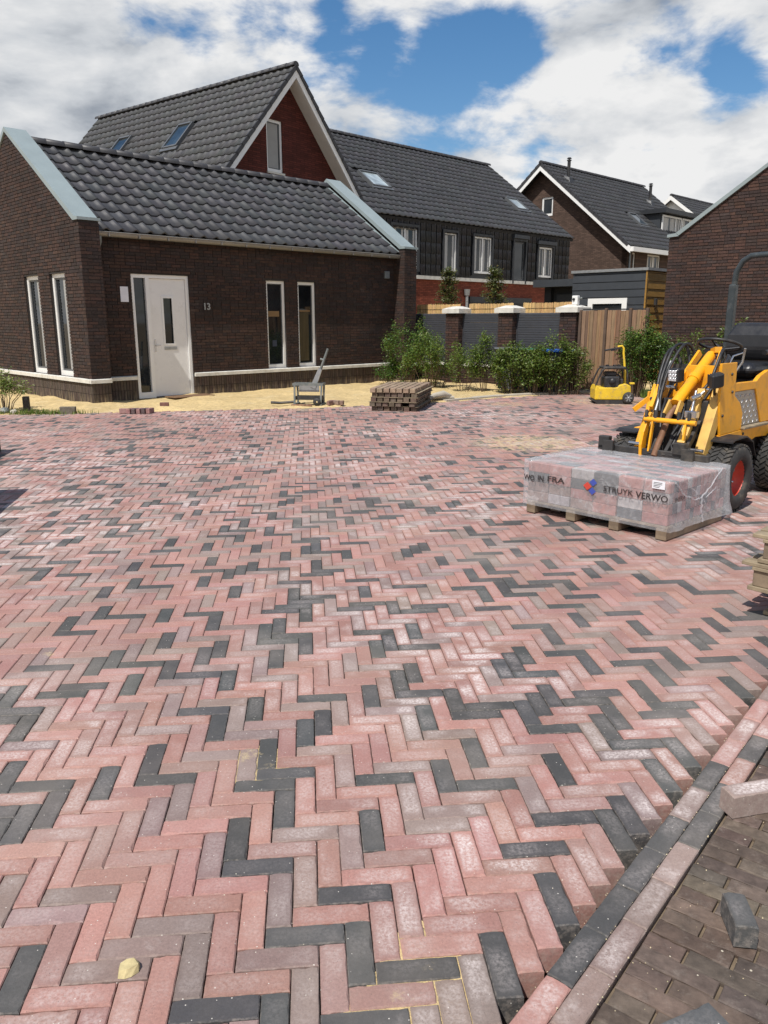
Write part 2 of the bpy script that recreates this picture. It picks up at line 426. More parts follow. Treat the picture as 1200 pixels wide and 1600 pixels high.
M['concrete'] = plain('pale_concrete', (0.42, 0.38, 0.31), 0.9, 0, 0.15, 4, 0.3)
M['mat'] = plain('door_mat', (0.16, 0.09, 0.045), 0.95, 0, 0.2, 30, 0.4)
M['bag'] = plain('crumpled_sheet', (0.45, 0.47, 0.5), 0.35, 0, 0.2, 20, 0.3)

def house_brick_mat(name, col, sx, ang):
    # far houses, too far to tell bricks apart: course relief only
    t = NT(name)
    mp = t.nd('ShaderNodeMapping'); mp.inputs['Rotation'].default_value = (0, 0, ang)
    t.L.new(t.P(), mp.inputs[0])
    sp = t.nd('ShaderNodeSeparateXYZ'); t.L.new(mp.outputs[0], sp.inputs[0])
    cb = t.nd('ShaderNodeCombineXYZ'); t.L.new(sp.outputs[0], cb.inputs[0]); t.L.new(sp.outputs[2], cb.inputs[1])
    bt = t.nd('ShaderNodeTexBrick')
    t.L.new(cb.outputs[0], bt.inputs['Vector'])
    bt.inputs['Scale'].default_value = 1.0
    bt.inputs['Brick Width'].default_value = 0.22; bt.inputs['Row Height'].default_value = 0.0625
    bt.inputs['Mortar Size'].default_value = 0.009
    k = lambda f: tuple(x * f for x in col) + (1,)
    bt.inputs['Color1'].default_value = k(0.75); bt.inputs['Color2'].default_value = k(1.35); bt.inputs['Mortar'].default_value = k(0.55)
    c = t.vary(bt.outputs['Color'], 0.18, 3, 5)
    n = t.bump(bt.outputs['Fac'], -0.4, 0.006)
    return t.fin(c, 0.85, n, 0, 0.3)

# ------------------------------------------------------------------ mesh builder
class MB:
    def __init__(s, T=None):
        s.v, s.f, s.c, s.sm, s.uv = [], [], [], [], []
        s.T = T
    def add(s, pts, faces, col=None, smooth=False, uvs=None):
        b = len(s.v)
        if s.T: pts = [s.T(*p) for p in pts]
        s.v += [tuple(p) for p in pts]
        for i, fc in enumerate(faces):
            s.f.append(tuple(b + k for k in fc)); s.c.append(col); s.sm.append(smooth)
            if uvs: s.uv.append(uvs[i])
        return s
    def box(s, a, b, col=None):
        x0, y0, z0 = a; x1, y1, z1 = b
        return s.add([(x0, y0, z0), (x1, y0, z0), (x1, y1, z0), (x0, y1, z0), (x0, y0, z1), (x1, y0, z1), (x1, y1, z1), (x0, y1, z1)],
                     [(0, 3, 2, 1), (4, 5, 6, 7), (0, 1, 5, 4), (1, 2, 6, 5), (2, 3, 7, 6), (3, 0, 4, 7)], col)
    def cbox(s, a, b, c=0.004, col=None):      # box with chamfered edges
        lo = [min(a[i], b[i]) for i in range(3)]; hi = [max(a[i], b[i]) for i in range(3)]
        c = min([c] + [(hi[i] - lo[i]) * 0.45 for i in range(3)])
        vs, idx = [], {}
        for sx in (0, 1):
            for sy in (0, 1):
                for sz in (0, 1):
                    S = (sx, sy, sz)
                    for ax in range(3):
                        p = []
                        for i in range(3):
                            e = hi[i] if S[i] else lo[i]
                            if i != ax: e += -c if S[i] else c
                            p.append(e)
                        idx[S + (ax,)] = len(vs); vs.append(tuple(p))
        fs = []
        for ax in range(3):
            o1, o2 = [i for i in range(3) if i != ax]
            for sg in (0, 1):
                q = []
                for (m, n) in ((0, 0), (1, 0), (1, 1), (0, 1)):
                    S = [0, 0, 0]; S[ax] = sg; S[o1] = m; S[o2] = n
                    q.append(idx[tuple(S) + (ax,)])
                fs.append(tuple(q))
            for m in (0, 1):
                for n in (0, 1):
                    q = []
                    for e in (0, 1):
                        S = [0, 0, 0]; S[ax] = e; S[o1] = m; S[o2] = n
                        q.append((idx[tuple(S) + (o1,)], idx[tuple(S) + (o2,)]))
                    fs.append((q[0][0], q[0][1], q[1][1], q[1][0]))
        for sx in (0, 1):
            for sy in (0, 1):
                for sz in (0, 1):
                    fs.append(tuple(idx[(sx, sy, sz, ax)] for ax in range(3)))
        return s.add(vs, fs, col)
    def prism(s, A, B, col=None):
        n = len(A)
        return s.add(list(A) + list(B), [tuple(range(n))[::-1], tuple(range(n, 2 * n))] + [(i, (i + 1) % n, n + (i + 1) % n, n + i) for i in range(n)], col)
    def ext(s, poly, axis, d0, d1, col=None):  # polygon in the other two axes pushed along axis
        def mk(p, d):
            q = list(p); q.insert(axis, d); return tuple(q)
        return s.prism([mk(p, d0) for p in poly], [mk(p, d1) for p in poly], col)
    def tube(s, pts, r, n=8, col=None, smooth=True):
        pts = [Vector(p) for p in pts]
        rs = r if isinstance(r, (list, tuple)) else [r] * len(pts)
        vs, fs = [], []
        up = None
        for i, p in enumerate(pts):
            t = (pts[min(i + 1, len(pts) - 1)] - pts[max(i - 1, 0)]).normalized()
            if up is None:
                up = t.orthogonal().normalized()
            up = (up - t * up.dot(t))
            if up.length < 1e-6: up = t.orthogonal()
            up.normalize()
            w = t.cross(up)
            for k in range(n):
                a = 2 * pi * k / n
                vs.append(tuple(p + (up * cos(a) + w * sin(a)) * rs[i]))
        for i in range(len(pts) - 1):
            for k in range(n):
                fs.append((i * n + k, i * n + (k + 1) % n, (i + 1) * n + (k + 1) % n, (i + 1) * n + k))
        s.add(vs, fs, col, smooth)
        m = (len(pts) - 1) * n
        s.add(vs[:n], [tuple(range(n))[::-1]], col); s.add(vs[m:], [tuple(range(n))], col)
        return s
    def bar(s, p, q, w, h, up=(0, 0, 1), col=None):  # rectangular bar
        p, q = Vector(p), Vector(q); t = (q - p).normalized(); u = Vector(up); u = (u - t * u.dot(t)).normalized(); x = t.cross(u)
        o = [x * (w / 2) + u * (h / 2), -x * (w / 2) + u * (h / 2), -x * (w / 2) - u * (h / 2), x * (w / 2) - u * (h / 2)]
        return s.prism([tuple(p + d) for d in o], [tuple(q + d) for d in o], col)
    def lathe(s, prof, n, c, axis='y', col=None, smooth=True):   # prof: (r, d) along the axis
        vs, fs = [], []
        for (r, d) in prof:
            for k in range(n):
                a = 2 * pi * k / n
                if axis == 'y': vs.append((c[0] + r * cos(a), c[1] + d, c[2] + r * sin(a)))
                elif axis == 'z': vs.append((c[0] + r * cos(a), c[1] + r * sin(a), c[2] + d))
                else: vs.append((c[0] + d, c[1] + r * cos(a), c[2] + r * sin(a)))
        for i in range(len(prof) - 1):
            for k in range(n):
                fs.append((i * n + k, i * n + (k + 1) % n, (i + 1) * n + (k + 1) % n, (i + 1) * n + k))
        return s.add(vs, fs, col, smooth)
    def build(s, name, mat, parent=None, kind=None, recalc=True):
        me = bpy.data.meshes.new(name)
        me.from_pydata(s.v, [], s.f)
        if any(c is not None for c in s.c):
            at = me.attributes.new('tone', 'FLOAT_COLOR', 'FACE')
            d = []
            for c in s.c: d += list((c or (1, 1, 1))[:3]) + [1.0]
            at.data.foreach_set('color', d)
        if s.uv:
            ul = me.uv_layers.new(name='uv')
            d = []
            for u in s.uv:
                for q in u: d += [q[0], q[1]]
            ul.data.foreach_set('uv', d)
        me.polygons.foreach_set('use_smooth', s.sm)
        if recalc and len(s.f) < 60000:
            bm = bmesh.new(); bm.from_mesh(me); bmesh.ops.recalc_face_normals(bm, faces=bm.faces); bm.to_mesh(me); bm.free()
        me.update()
        return link(name, me, mat, parent, kind)
def link(name, me, mat=None, parent=None, kind=None):
    if mat is not None and not me.materials: me.materials.append(mat)
    o = bpy.data.objects.new(name, me)
    COL.objects.link(o)
    if parent is not None: o.parent = parent
    if kind: o['kind'] = kind
    return o
def share(name, me, parent=None, M4=None, color=None):
    o = bpy.data.objects.new(name, me)
    COL.objects.link(o)
    if parent is not None: o.parent = parent
    if M4 is not None: o.matrix_local = M4
    if color is not None: o.color = (color[0], color[1], color[2], 1)
    return o
def thing(name, label, cat, loc=(0, 0, 0), rz=0.0, group=None):
    o = bpy.data.objects.new(name, None); COL.objects.link(o)
    o.empty_display_size = 0.2
    o.location = loc; o.rotation_euler = (0, 0, rz)
    return tag(o, label, cat, group)
def tag(o, label, cat, group=None):
    o['label'] = label; o['category'] = cat
    if group: o['group'] = group
    return o
def azrot(az): return radians(90 - az)        # local +x along a compass-like azimuth
def jit(c, a):
    f = 1 + U(-a, a); return tuple(max(0.0, x * f * (1 + U(-a * .25, a * .25))) for x in c)
def basis(o, x, y, z): 
    m = Matrix.Identity(4)
    for i, a in enumerate((x, y, z)): m[0][i], m[1][i], m[2][i] = a
    m[0][3], m[1][3], m[2][3] = o
    return m

# ------------------------------------------------------------------ ground sheets
def sheet(name, pts, z, mat, kind='structure', sub=0, amp=0.0, parent=None):
    bm = bmesh.new()
    bm.faces.new([bm.verts.new((p[0], p[1], z)) for p in pts])
    me = bpy.data.meshes.new(name); bm.to_mesh(me); bm.free()
    return link(name, me, mat, parent, kind)
sheet('ground', [(-400, -400), (400, -400), (400, 900), (-400, 900)], -0.10, M['earth'])

LA = radians(5.5)                                   # the herringbone is laid 5.5 degrees off the view axis
LX = Vector((cos(LA), sin(LA), 0)); LY = Vector((-sin(LA), cos(LA), 0))
LO = Vector((0.277, 1.47, 0))                       # on the edge of the border strip
CELL = 0.0704
BL, BW, BH = 0.2086, 0.0678, 0.08
EDGE = (LX + LY).normalized()                       # the toothed edge runs along this
EDN = Vector((EDGE.y, -EDGE.x, 0))                  # to its right
def inpoly(x, y, poly):
    c = False; j = len(poly) - 1
    for i in range(len(poly)):
        xi, yi = poly[i]; xj, yj = poly[j]
        if (yi > y) != (yj > y) and x < (xj - xi) * (y - yi) / (yj - yi) + xi: c = not c
        j = i
    return c
FAR = [(-9.6, 12.95), (-6.6, 13.42), (-1.2, 14.55), (1.15, 15.55), (2.6, 16.6), (4.3, 17.5), (6.3, 17.3), (9.2, 14.2)]
FIELD = [(-2.4, 0.55), (-9.9, 8.0)] + FAR + [(8.9, 11.8), (0.0, 0.9)]
RED, MAUVE, BLACK = (0.325, 0.165, 0.139), (0.222, 0.155, 0.139), (0.042, 0.046, 0.049)
def paver_tone(cx, cy, lx, ly):
    n = mnoise.noise(Vector((lx * 0.16, ly * 0.16, 3.3))) * 0.5 + 0.5
    n2 = mnoise.noise(Vector((cx * 2.2, cy * 2.2, 8.1))) * 0.5 + 0.5
    k = 0.70 * R() + 0.20 * n + 0.10 * n2
    if k < 0.325 - 0.065 * max(0.0, min(1.0, (cy - 3.0) / 6.0)): return jit(BLACK, 0.22)
    big = mnoise.noise(Vector((cx * 0.5, cy * 0.5, 1.1))) * 0.12
    if R() < 0.29 + big: return jit(MAUVE, 0.2)
    c = jit(RED, 0.16)
    return c if R() < 0.8 else tuple(a * 0.6 + b * 0.4 for a, b in zip(c, MAUVE))
def paver_mesh(name, L, W, Hh, c=0.004, jitc=0.0012, mat=None):
    nl, nw = 9, 4
    per = [(-L / 2 + L * i / nl, -W / 2) for i in range(nl)] + [(L / 2, -W / 2 + W * i / nw) for i in range(nw)] + [(L / 2 - L * i / nl, W / 2) for i in range(nl)] + [(-L / 2, W / 2 - W * i / nw) for i in range(nw)]
    n = len(per)
    chip = [U(.0016, .0034) for _ in per]
    for _ in range(3):
        if R() < .75: chip[random.randrange(n)] = U(.004, .0085)
    for k in (0, nl, nl + nw, 2 * nl + nw):
        chip[k] = max(chip[k], U(.003, .0065))
    vs = []
    for (x, y) in per: vs.append((x, y, -Hh))
    for (x, y), q in zip(per, chip): vs.append((x * (1 - .0008) + U(-.0004, .0004), y + U(-.0003, .0003), -c * .7 - (q - .0016) * .6))
    for (x, y), q in zip(per, chip):
        vs.append((max(-L / 2 + q, min(L / 2 - q, x)), max(-W / 2 + q, min(W / 2 - q, y)), U(-.0004, .0003)))
    fs = [tuple(range(2 * n, 3 * n))] + [(n + i, n + (i + 1) % n, 2 * n + (i + 1) % n, 2 * n + i) for i in range(n)] + [(i, (i + 1) % n, n + (i + 1) % n, n + i) for i in range(n)]
    me = bpy.data.meshes.new(name); me.from_pydata(vs, [], fs)
    ul = me.uv_layers.new(name='uv'); d = []
    for f in fs:
        for k in f: d += [vs[k][0] / L + 0.5, vs[k][1] / W + 0.5]
    ul.data.foreach_set('uv', d)
    if mat: me.materials.append(mat)
    return me
PV = [paver_mesh('brick', BL, BW, BH, mat=M['paver']) for _ in range(8)]

pave = sheet('pavement', [(p[0], p[1]) for p in FIELD[:-2]] + [(9.3 - 0.5, 12.6), tuple((LO + LY * 0.16)[:2]), (0.02, 1.17), (-0.3, 0.8)], -0.035, M['bed'])
def build_pavement():
    items = []
    Rg = range(-190, 190)
    for x in range(-200, 160):
        for y in range(-40, 260):
            d = x - y
            if d > -1: continue
            k = d % 6
            if k == 0: vert = False; c = (x + 1.5, y + 0.5)
            elif k == 5: vert = True; c = (x + 0.5, y + 1.5)
            else: continue
            p = LO + LX * (c[0] * CELL) + LY * (c[1] * CELL)
            if p.y < 0.45 or p.y > 18.5 or not inpoly(p.x, p.y, FIELD): continue
            items.append((p.x * p.x + p.y * p.y, p, vert, c))
    items.sort(key=lambda i: i[0])
    def vis(p): 
        f = p.y * cos(radians(PITCH)) + CAMH * sin(radians(PITCH)); u = p.y * sin(radians(PITCH)) - CAMH * cos(radians(PITCH))
        return f > 0.2 and abs(p.x) / f < 0.52 and abs(u) / f < 0.68
    near = [i for i in items if vis(i[1])][:300]
    ids = set(id(i) for i in near)
    for i in near:
        p, vert, c = i[1], i[2], i[3]
        a = LA + (pi / 2 if vert else 0) + U(-.006, .006) + (pi if R() < .5 else 0)
        q = p + Vector((U(-.0009, .0009), U(-.0009, .0009), U(-.0016, .0010)))
        m = Matrix.Translation(q) @ Matrix.Rotation(a, 4, 'Z') @ Matrix.Rotation(U(-.006, .006), 4, 'X') @ Matrix.Rotation(U(-.003, .003), 4, 'Y')
        share('brick', random.choice(PV), pave, m, paver_tone(p.x, p.y, c[0] + c[1], c[0] - c[1]))
    mb = MB(); c4 = 0.003
    for i in items:
        if id(i) in ids: continue
        p, vert, c = i[1], i[2], i[3]
        tone = paver_tone(p.x, p.y, c[0] + c[1], c[0] - c[1])
        a = LA + (pi / 2 if vert else 0) + U(-.005, .005)
        ux = Vector((cos(a), sin(a), 0)); uy = Vector((-sin(a), cos(a), 0))
        tx, ty, dz = U(-.007, .007), U(-.004, .004), U(-.002, .0012)
        pts = []
        low = -0.08 if (p - LO).dot(EDN) > -0.35 else -0.03
        for (z, inn) in ((low, 0), (-c4, 0), (0, c4)):
            for (sx, sy) in ((-1, -1), (1, -1), (1, 1), (-1, 1)):
                lx, ly = sx * (BL / 2 - inn), sy * (BW / 2 - inn)
                q = p + ux * lx + uy * ly
                pts.append((q.x, q.y, z + dz + lx * ty + ly * tx))
        fs = [(8, 9, 10, 11)] + [(4 + j, 4 + (j + 1) % 4, 8 + (j + 1) % 4, 8 + j) for j in range(4)] + [(j, (j + 1) % 4, 4 + (j + 1) % 4, 4 + j) for j in range(4)]
        uu = [(0, 0), (1, 0), (1, 1), (0, 1)]; ui = [(.02, .06), (.98, .06), (.98, .94), (.02, .94)]
        uvs = [ui] + [[uu[j], uu[(j + 1) % 4], ui[(j + 1) % 4], ui[j]] for j in range(4)] + [[uu[j], uu[(j + 1) % 4], uu[(j + 1) % 4], uu[j]] for j in range(4)]
        mb.add(pts, fs, tone, False, uvs)
    mb.build('brick_paving', M['paver_t'], pave, 'stuff', recalc=False)
build_pavement()

# border strip: two rows of stretchers along the toothed edge
strip = sheet('border_strip', [tuple((LO + EDGE * a + EDN * b)[:2]) for a, b in ((-.9, 0.004), (9.0, 0.004), (9.0, 0.139), (-.9, 0.139))], -0.085, M['bed'])
for row in range(2):
    s = -0.85 + row * 0.09
    prev = 0
    while s < (3.4 if row < 2 else 0):
        p = LO + EDGE * (s + 0.1035) + EDN * (0.038 + row * 0.0695) + Vector((0, 0, -0.006 + U(-.002, .001)))
        m = Matrix.Translation(p) @ Matrix.Rotation(atan2(EDGE.y, EDGE.x) + U(-.006, .006), 4, 'Z') @ Matrix.Rotation(U(-.008, .008), 4, 'X')
        k = R()
        if prev == 2: kk = 2 if k < .62 else (1 if k < .8 else 0)
        else: kk = 2 if k < .38 else (1 if k < .7 else 0)
        prev = kk
        share('brick', random.choice(PV), strip, m, jit((RED, MAUVE, BLACK)[kk], .15))
        s += 0.2105
mbf = MB()
for row in range(2):
    s = 3.6
    while s < 9:
        p = LO + EDGE * (s + .1035) + EDN * (0.038 + row * .0695)
        q = [p + EDGE * (sa * .104) + EDN * (sb * .033) for sa, sb in ((-1, -1), (1, -1), (1, 1), (-1, 1))]
        mbf.prism([(v.x, v.y, -.08) for v in q], [(v.x, v.y, -.006) for v in q], jit(random.choice((RED, MAUVE, BLACK, BLACK)), .15)); s += .2105
mbf.build('brick_paving', M['paver_t'], strip, 'stuff')

# the older, darker brick paving beyond the strip
OD = radians(90 - 128)
OX = Vector((cos(OD), sin(OD), 0)); OY = Vector((-sin(OD), cos(OD), 0))
old = sheet('old_pavement', [tuple((LO + EDGE * a + EDN * b)[:2]) for a, b in ((-1.0, 0.145), (9.0, 0.145), (9.0, 6), (-1.0, 6))], -0.026, M['bed'])
OB = []
for _ in range(6):
    me = bpy.data.meshes.new('brick')
    L_, W_ = 0.1975, 0.0565
    b = MB(); 
    n = 7
    # slightly wavy, worn clay brick with rounded arrises
    prof = []
    vs, fs = [], []
    xs = [-L_ / 2 + L_ * i / (n - 1) for i in range(n)]
    rings = [(-.05, 0), (-.004, 0), (-.001, .0012), (0.0, .004), (0.0003, .012)]
    for (z, inn) in rings:
        for i in range(n):
            vs.append((max(-L_ / 2 + inn, min(L_ / 2 - inn, xs[i])), -W_ / 2 + inn + U(-.0018, .0018), z + U(-.0008, .0008)))
        for i in range(n - 1, -1, -1):
            vs.append((max(-L_ / 2 + inn, min(L_ / 2 - inn, xs[i])), W_ / 2 - inn + U(-.0018, .0018), z + U(-.0008, .0008)))
    r_ = 2 * n
    for k in range(len(rings) - 1):
        for i in range(r_): fs.append((k * r_ + i, k * r_ + (i + 1) % r_, (k + 1) * r_ + (i + 1) % r_, (k + 1) * r_ + i))
    k = (len(rings) - 1) * r_
    for i in range(n - 1): fs.append((k + i, k + i + 1, k + r_ - 2 - i, k + r_ - 1 - i))
    me.from_pydata(vs, [], fs)
    OB.append(me)
def oldbrick_mat(kind='obj'):
    t = NT('old_clay_paver')
    c = t.src(kind, (1, 1, 1))
    c = t.vary(c, 0.3, 30, 7); c = t.vary(c, 0.2, 4, 4)
    f = t.math('MULTIPLY', t.rng(t.noise(20, 9, 0.75), 0.52, 0.75), 0.4)
    c = t.mix(f, c, (0.30, 0.26, 0.22))
    vo = t.nd('ShaderNodeTexVoronoi'); vo.inputs['Scale'].default_value = 42; t.L.new(t.P(), vo.inputs['Vector'])
    sp2 = t.nd('ShaderNodeSeparateColor'); t.L.new(vo.outputs['Color'], sp2.inputs[0])
    g = t.math('MULTIPLY', t.math('LESS_THAN', vo.outputs['Distance'], 0.13), t.math('GREATER_THAN', sp2.outputs[0], 0.88))
    c = t.mix(t.math('MULTIPLY', g, .8), c, (0.6, 0.54, 0.42))
    n = t.bump(t.noise(90, 6, 0.65), 0.4, 0.004); n = t.bump(t.noise(14, 4), 0.4, 0.008, n)
    return t.fin(c, 0.7, n, 0, 0.4)
M['oldb'] = oldbrick_mat(); M['oldb_t'] = oldbrick_mat('tone')
for me in OB: me.materials.append(M['oldb'])
def build_old():
    fill = MB(); cs = ((0.108, 0.077, 0.060), (0.118, 0.086, 0.066), (0.096, 0.074, 0.062))
    rows = []
    for j in range(-14, 112):
        # each course starts against the border strip with a whole or a half brick
        b0 = LO + EDGE * (j * 0.0585 + 0.3)
        s = 0.146 + U(0, .008)
        first = True
        while s < 3.2:
            ln = (0.1 if j % 2 else 0.2) if first else (0.2 if R() < .88 else 0.13)
            first = False
            p = b0 + OX * (s + ln / 2)
            s += ln + 0.003 + U(0, .005)
            rows.append((p, ln))
    rows.sort(key=lambda r: (r[0] - Vector((1.0, 1.7, 0))).length)
    for n, (p, ln) in enumerate(rows[:290]):
        a = OD + U(-.012, .012)
        m = Matrix.Translation(p + Vector((0, 0, -0.012 + U(-.0013, .0010)))) @ Matrix.Rotation(a, 4, 'Z') @ Matrix.Rotation(U(-.010, .010), 4, 'X') @ Matrix.Rotation(U(-.006, .006), 4, 'Y') @ Matrix.Diagonal((ln / 0.2, 1, 1, 1))
        share('brick', random.choice(OB), old, m, jit(random.choice(((0.108, 0.077, 0.060), (0.118, 0.086, 0.066), (0.096, 0.074, 0.062))), .22))
    for p, ln in rows[290:]:
        z = -0.012 + U(-.0013, .0010)
        q = [p + OX * (a * ln * .49) + OY * (b * .028) for a, b in ((-1, -1), (1, -1), (1, 1), (-1, 1))]
        t = [p + OX * (a * (ln * .49 - .003)) + OY * (b * .025) for a, b in ((-1, -1), (1, -1), (1, 1), (-1, 1))]
        lo = [(v.x, v.y, z - .02) for v in q]; md = [(v.x, v.y, z - .004) for v in q]; hi = [(v.x, v.y, z) for v in t]
        fill.add(lo + md + hi, [(8, 9, 10, 11)] + [(k + i, k + (i + 1) % 4, k + 4 + (i + 1) % 4, k + 4 + i) for k in (0, 4) for i in range(4)], jit(random.choice(cs), .22))
    fill.build('brick_paving', M['oldb_t'], old, 'stuff', recalc=False)
build_old()
# crumbs of sand and mortar in the joints of the old paving
def crumbs(name, n, fn, s0, s1, col, mat, parent=None):
    mb = MB()
    for _ in range(n):
        p = fn(); s = U(s0, s1)
        a = U(0, 6.28)
        pts = []
        for k in range(5):
            r = s * U(.6, 1.1); pts.append((p[0] + r * cos(a + k * 1.256), p[1] + r * sin(a + k * 1.256), p[2]))
        top = [(p[0] + (q[0] - p[0]) * .5, p[1] + (q[1] - p[1]) * .5, p[2] + s * U(.4, .9)) for q in pts]
        mb.prism(pts, top, jit(col, .2))
    return mb.build(name, mat, parent, 'stuff')
M['crumb'] = plain('sand_crumb', (1, 1, 1), 0.95, 0, 0.15, 40, 0.3, 60, kind='tone')
def _oldp():
    e, d = U(-.4, 1.4), 0.15 + abs(random.gauss(0, .28))
    p = LO + EDGE * e + EDN * d
    return (p.x, p.y, -0.014)
crumbs('sand_crumbs', 260, _oldp, .0008, .004, (0.55, 0.46, 0.30), M['crumb'])
def _newp():
    y = 0.9 + 5.5 * R() ** 1.6; return (U(-.52, .52) * (y + .6), y, 0.0)
def _newp2():
    while True:
        q = _newp()
        if (Vector(q) - LO).dot(EDN) < -.02: return q
crumbs('paving_grit', 420, _newp2, .0008, .0024, (0.58, 0.52, 0.44), M['crumb'])
def _joint():
    e, d = U(-.5, 1.8), U(0.0, 0.14)
    p = LO + EDGE * e + EDN * random.choice((0.003, 0.0725, 0.142)); return (p.x, p.y, -0.006)
sheet('joint_fill', [(-.06, 1.40), (.06, 1.38), (.20, 1.44), (.24, 1.56), (.19, 1.70), (.10, 1.80), (.02, 1.74), (-.03, 1.60), (-.10, 1.50)], -0.0045, M['sand'], 'stuff')
sheet('joint_fill', [(-.58, 2.46), (-.44, 2.42), (-.34, 2.5), (-.36, 2.66), (-.5, 2.7), (-.6, 2.6)], -0.005, M['sand'], 'stuff')
crumbs('joint_sand', 160, _joint, .0008, .003, (0.5, 0.42, 0.28), M['crumb'])

# sand between the paving and the houses
def sandstrip():
    bm = bmesh.new()
    nx, ny = 330, 44
    # near edge follows the paving, far edge runs behind the house fronts
    def near(t):
        pts = [(-16, 12.2)] + FAR
        x = -16 + t * 25.2
        for a, b in zip(pts, pts[1:]):
            if a[0] <= x <= b[0]: return (x, a[1] + (b[1] - a[1]) * (x - a[0]) / (b[0] - a[0]))
        return (x, 14.2)
    g = []
    for i in range(nx + 1):
        a = near(i / nx)
        row = []
        for j in range(ny + 1):
            w = (j / ny) ** 1.3
            x, y = a[0], a[1] + 0.03 + (24 - a[1]) * w
            lift = min(1.0, j / 3.0)
            z = -0.012 + lift * (0.014 + 0.05 * mnoise.noise(Vector((x * .9, y * .9, 0))) + 0.03 * mnoise.noise(Vector((x * 2.7, y * 2.7, 4))) - 0.028 * max(0, mnoise.noise(Vector((x * 4.5, y * 4.5, 7))) - .15)) + 0.02 * lift
            row.append(bm.verts.new((x, y, z)))
        g.append(row)
    for i in range(nx):
        for j in range(ny): bm.faces.new((g[i][j], g[i + 1][j], g[i + 1][j + 1], g[i][j + 1])).smooth = True
    me = bpy.data.meshes.new('sand_strip'); bm.to_mesh(me); bm.free()
    return link('sand_strip', me, M['sand'], None, 'structure')
sandstrip()
# pale kerb laid flat along the planting bed at the back of the square
kerb = MB()
K = [(1.25, 15.68), (2.6, 16.72), (4.3, 17.62), (5.6, 17.5)]
for a, b in zip(K, K[1:]):
    a, b = Vector(a + (0,)), Vector(b + (0,)); d = (b - a); L_ = d.length; d.normalize(); nrm = Vector((-d.y, d.x, 0))
    k = 0.0
    while k < L_ - .1:
        e = min(L_, k + 1.0)
        q = [a + d * (k + .004), a + d * (e - .004), a + d * (e - .004) + nrm * .2, a + d * (k + .004) + nrm * .2]
        kerb.prism([(v.x, v.y, -.08) for v in q], [(v.x, v.y, .035) for v in q]); k += 1.0
kerb.build('kerb', M['concrete'], None, 'structure')

# ------------------------------------------------------------------ building helpers
BOX5 = bpy.data.meshes.new('brick')
BOX5.from_pydata([(-.5, -.5, -.5), (.5, -.5, -.5), (.5, -.5, .5), (-.5, -.5, .5), (-.5, .5, -.5), (.5, .5, -.5), (.5, .5, .5), (-.5, .5, .5)], [],
                 [(0, 1, 2, 3), (0, 4, 5, 1), (1, 5, 6, 2), (2, 6, 7, 3), (3, 7, 4, 0)])
BOX5.materials.append(M['wb'])
DARKBR = [(0.043, 0.026, 0.021), (0.052, 0.030, 0.023), (0.036, 0.025, 0.022), (0.058, 0.033, 0.025), (0.040, 0.028, 0.025)]
class Wall:
    """A wall standing on a line: a runs along it, d outwards, z up; poly is its outline (a, z), holes are (a0, a1, z0, z1)."""
    def __init__(s, o, da, dd, poly, holes=()):
        s.o, s.da, s.dd = Vector(o), Vector(da), Vector(dd)
        s.poly, s.holes = poly, list(holes)
    def P(s, a, d, z): 
        v = s.o + s.da * a + s.dd * d; return (v.x, v.y, v.z + z)
    def span(s, z):
        xs = []
        n = len(s.poly)
        for i in range(n):
            (a0, z0), (a1, z1) = s.poly[i], s.poly[(i + 1) % n]
            if (z0 > z) != (z1 > z): xs.append(a0 + (a1 - a0) * (z - z0) / (z1 - z0))
        xs.sort()
        return [(xs[i], xs[i + 1]) for i in range(0, len(xs) - 1, 2)]
    def cut(s, iv, z0, z1):
        out = list(iv)
        for (h0, h1, hz0, hz1) in s.holes:
            if hz1 <= z0 + 1e-4 or hz0 >= z1 - 1e-4: continue
            nn = []
            for a, b in out:
                if h1 <= a or h0 >= b: nn.append((a, b)); continue
                if h0 > a: nn.append((a, h0))
                if h1 < b: nn.append((h1, b))
            out = nn
        return out
    def body(s, mb, d0=-0.3, d1=-0.008, col=None):
        zs = sorted(set([p[1] for p in s.poly] + [h[2] for h in s.holes] + [h[3] for h in s.holes]))
        for z0, z1 in zip(zs, zs[1:]):
            if z1 - z0 < 1e-4: continue
            e = 1e-5
            lo, hi = s.span(z0 + e), s.span(z1 - e)
            for (a0, b0), (a1, b1) in zip(lo, hi):
                cl = s.cut([(a0, b0)], z0, z1)
                if cl == [(a0, b0)]: 
                    q = [(a0, z0), (b0, z0), (b1, z1), (a1, z1)]
                    mb.prism([s.P(a, d0, z) for a, z in q], [s.P(a, d1, z) for a, z in q], col)
                else:
                    for (a, b) in cl:
                        aa = a1 if a == a0 else a; bb = b1 if b == b0 else b
                        q = [(a, z0), (b, z0), (bb, z1), (aa, z1)]
                        mb.prism([s.P(x, d0, z) for x, z in q], [s.P(x, d1, z) for x, z in q], col)
    def bricks(s, z0, z1, course=0.0625, bl=0.21, hb=0.051, joint=0.011):
        out = []; k = 0; z = z0
        while z + hb <= z1 + .002:
            for iv in s.span(z + hb / 2):
                for a, b in s.cut([iv], z, z + hb):
                    x = a; first = True
                    while x < b - .012:
                        w = bl
                        if first and k % 2: w = bl / 2 - joint / 2
                        if R() < .12: w = bl / 2 - joint / 2
                        first = False
                        e = min(x + w, b)
                        if b - e < .035: e = b
                        out.append((x, e, z + U(-.0015, .0015), hb, U(-.003, .003)))
                        x = e + joint
            z += course; k += 1
        return out
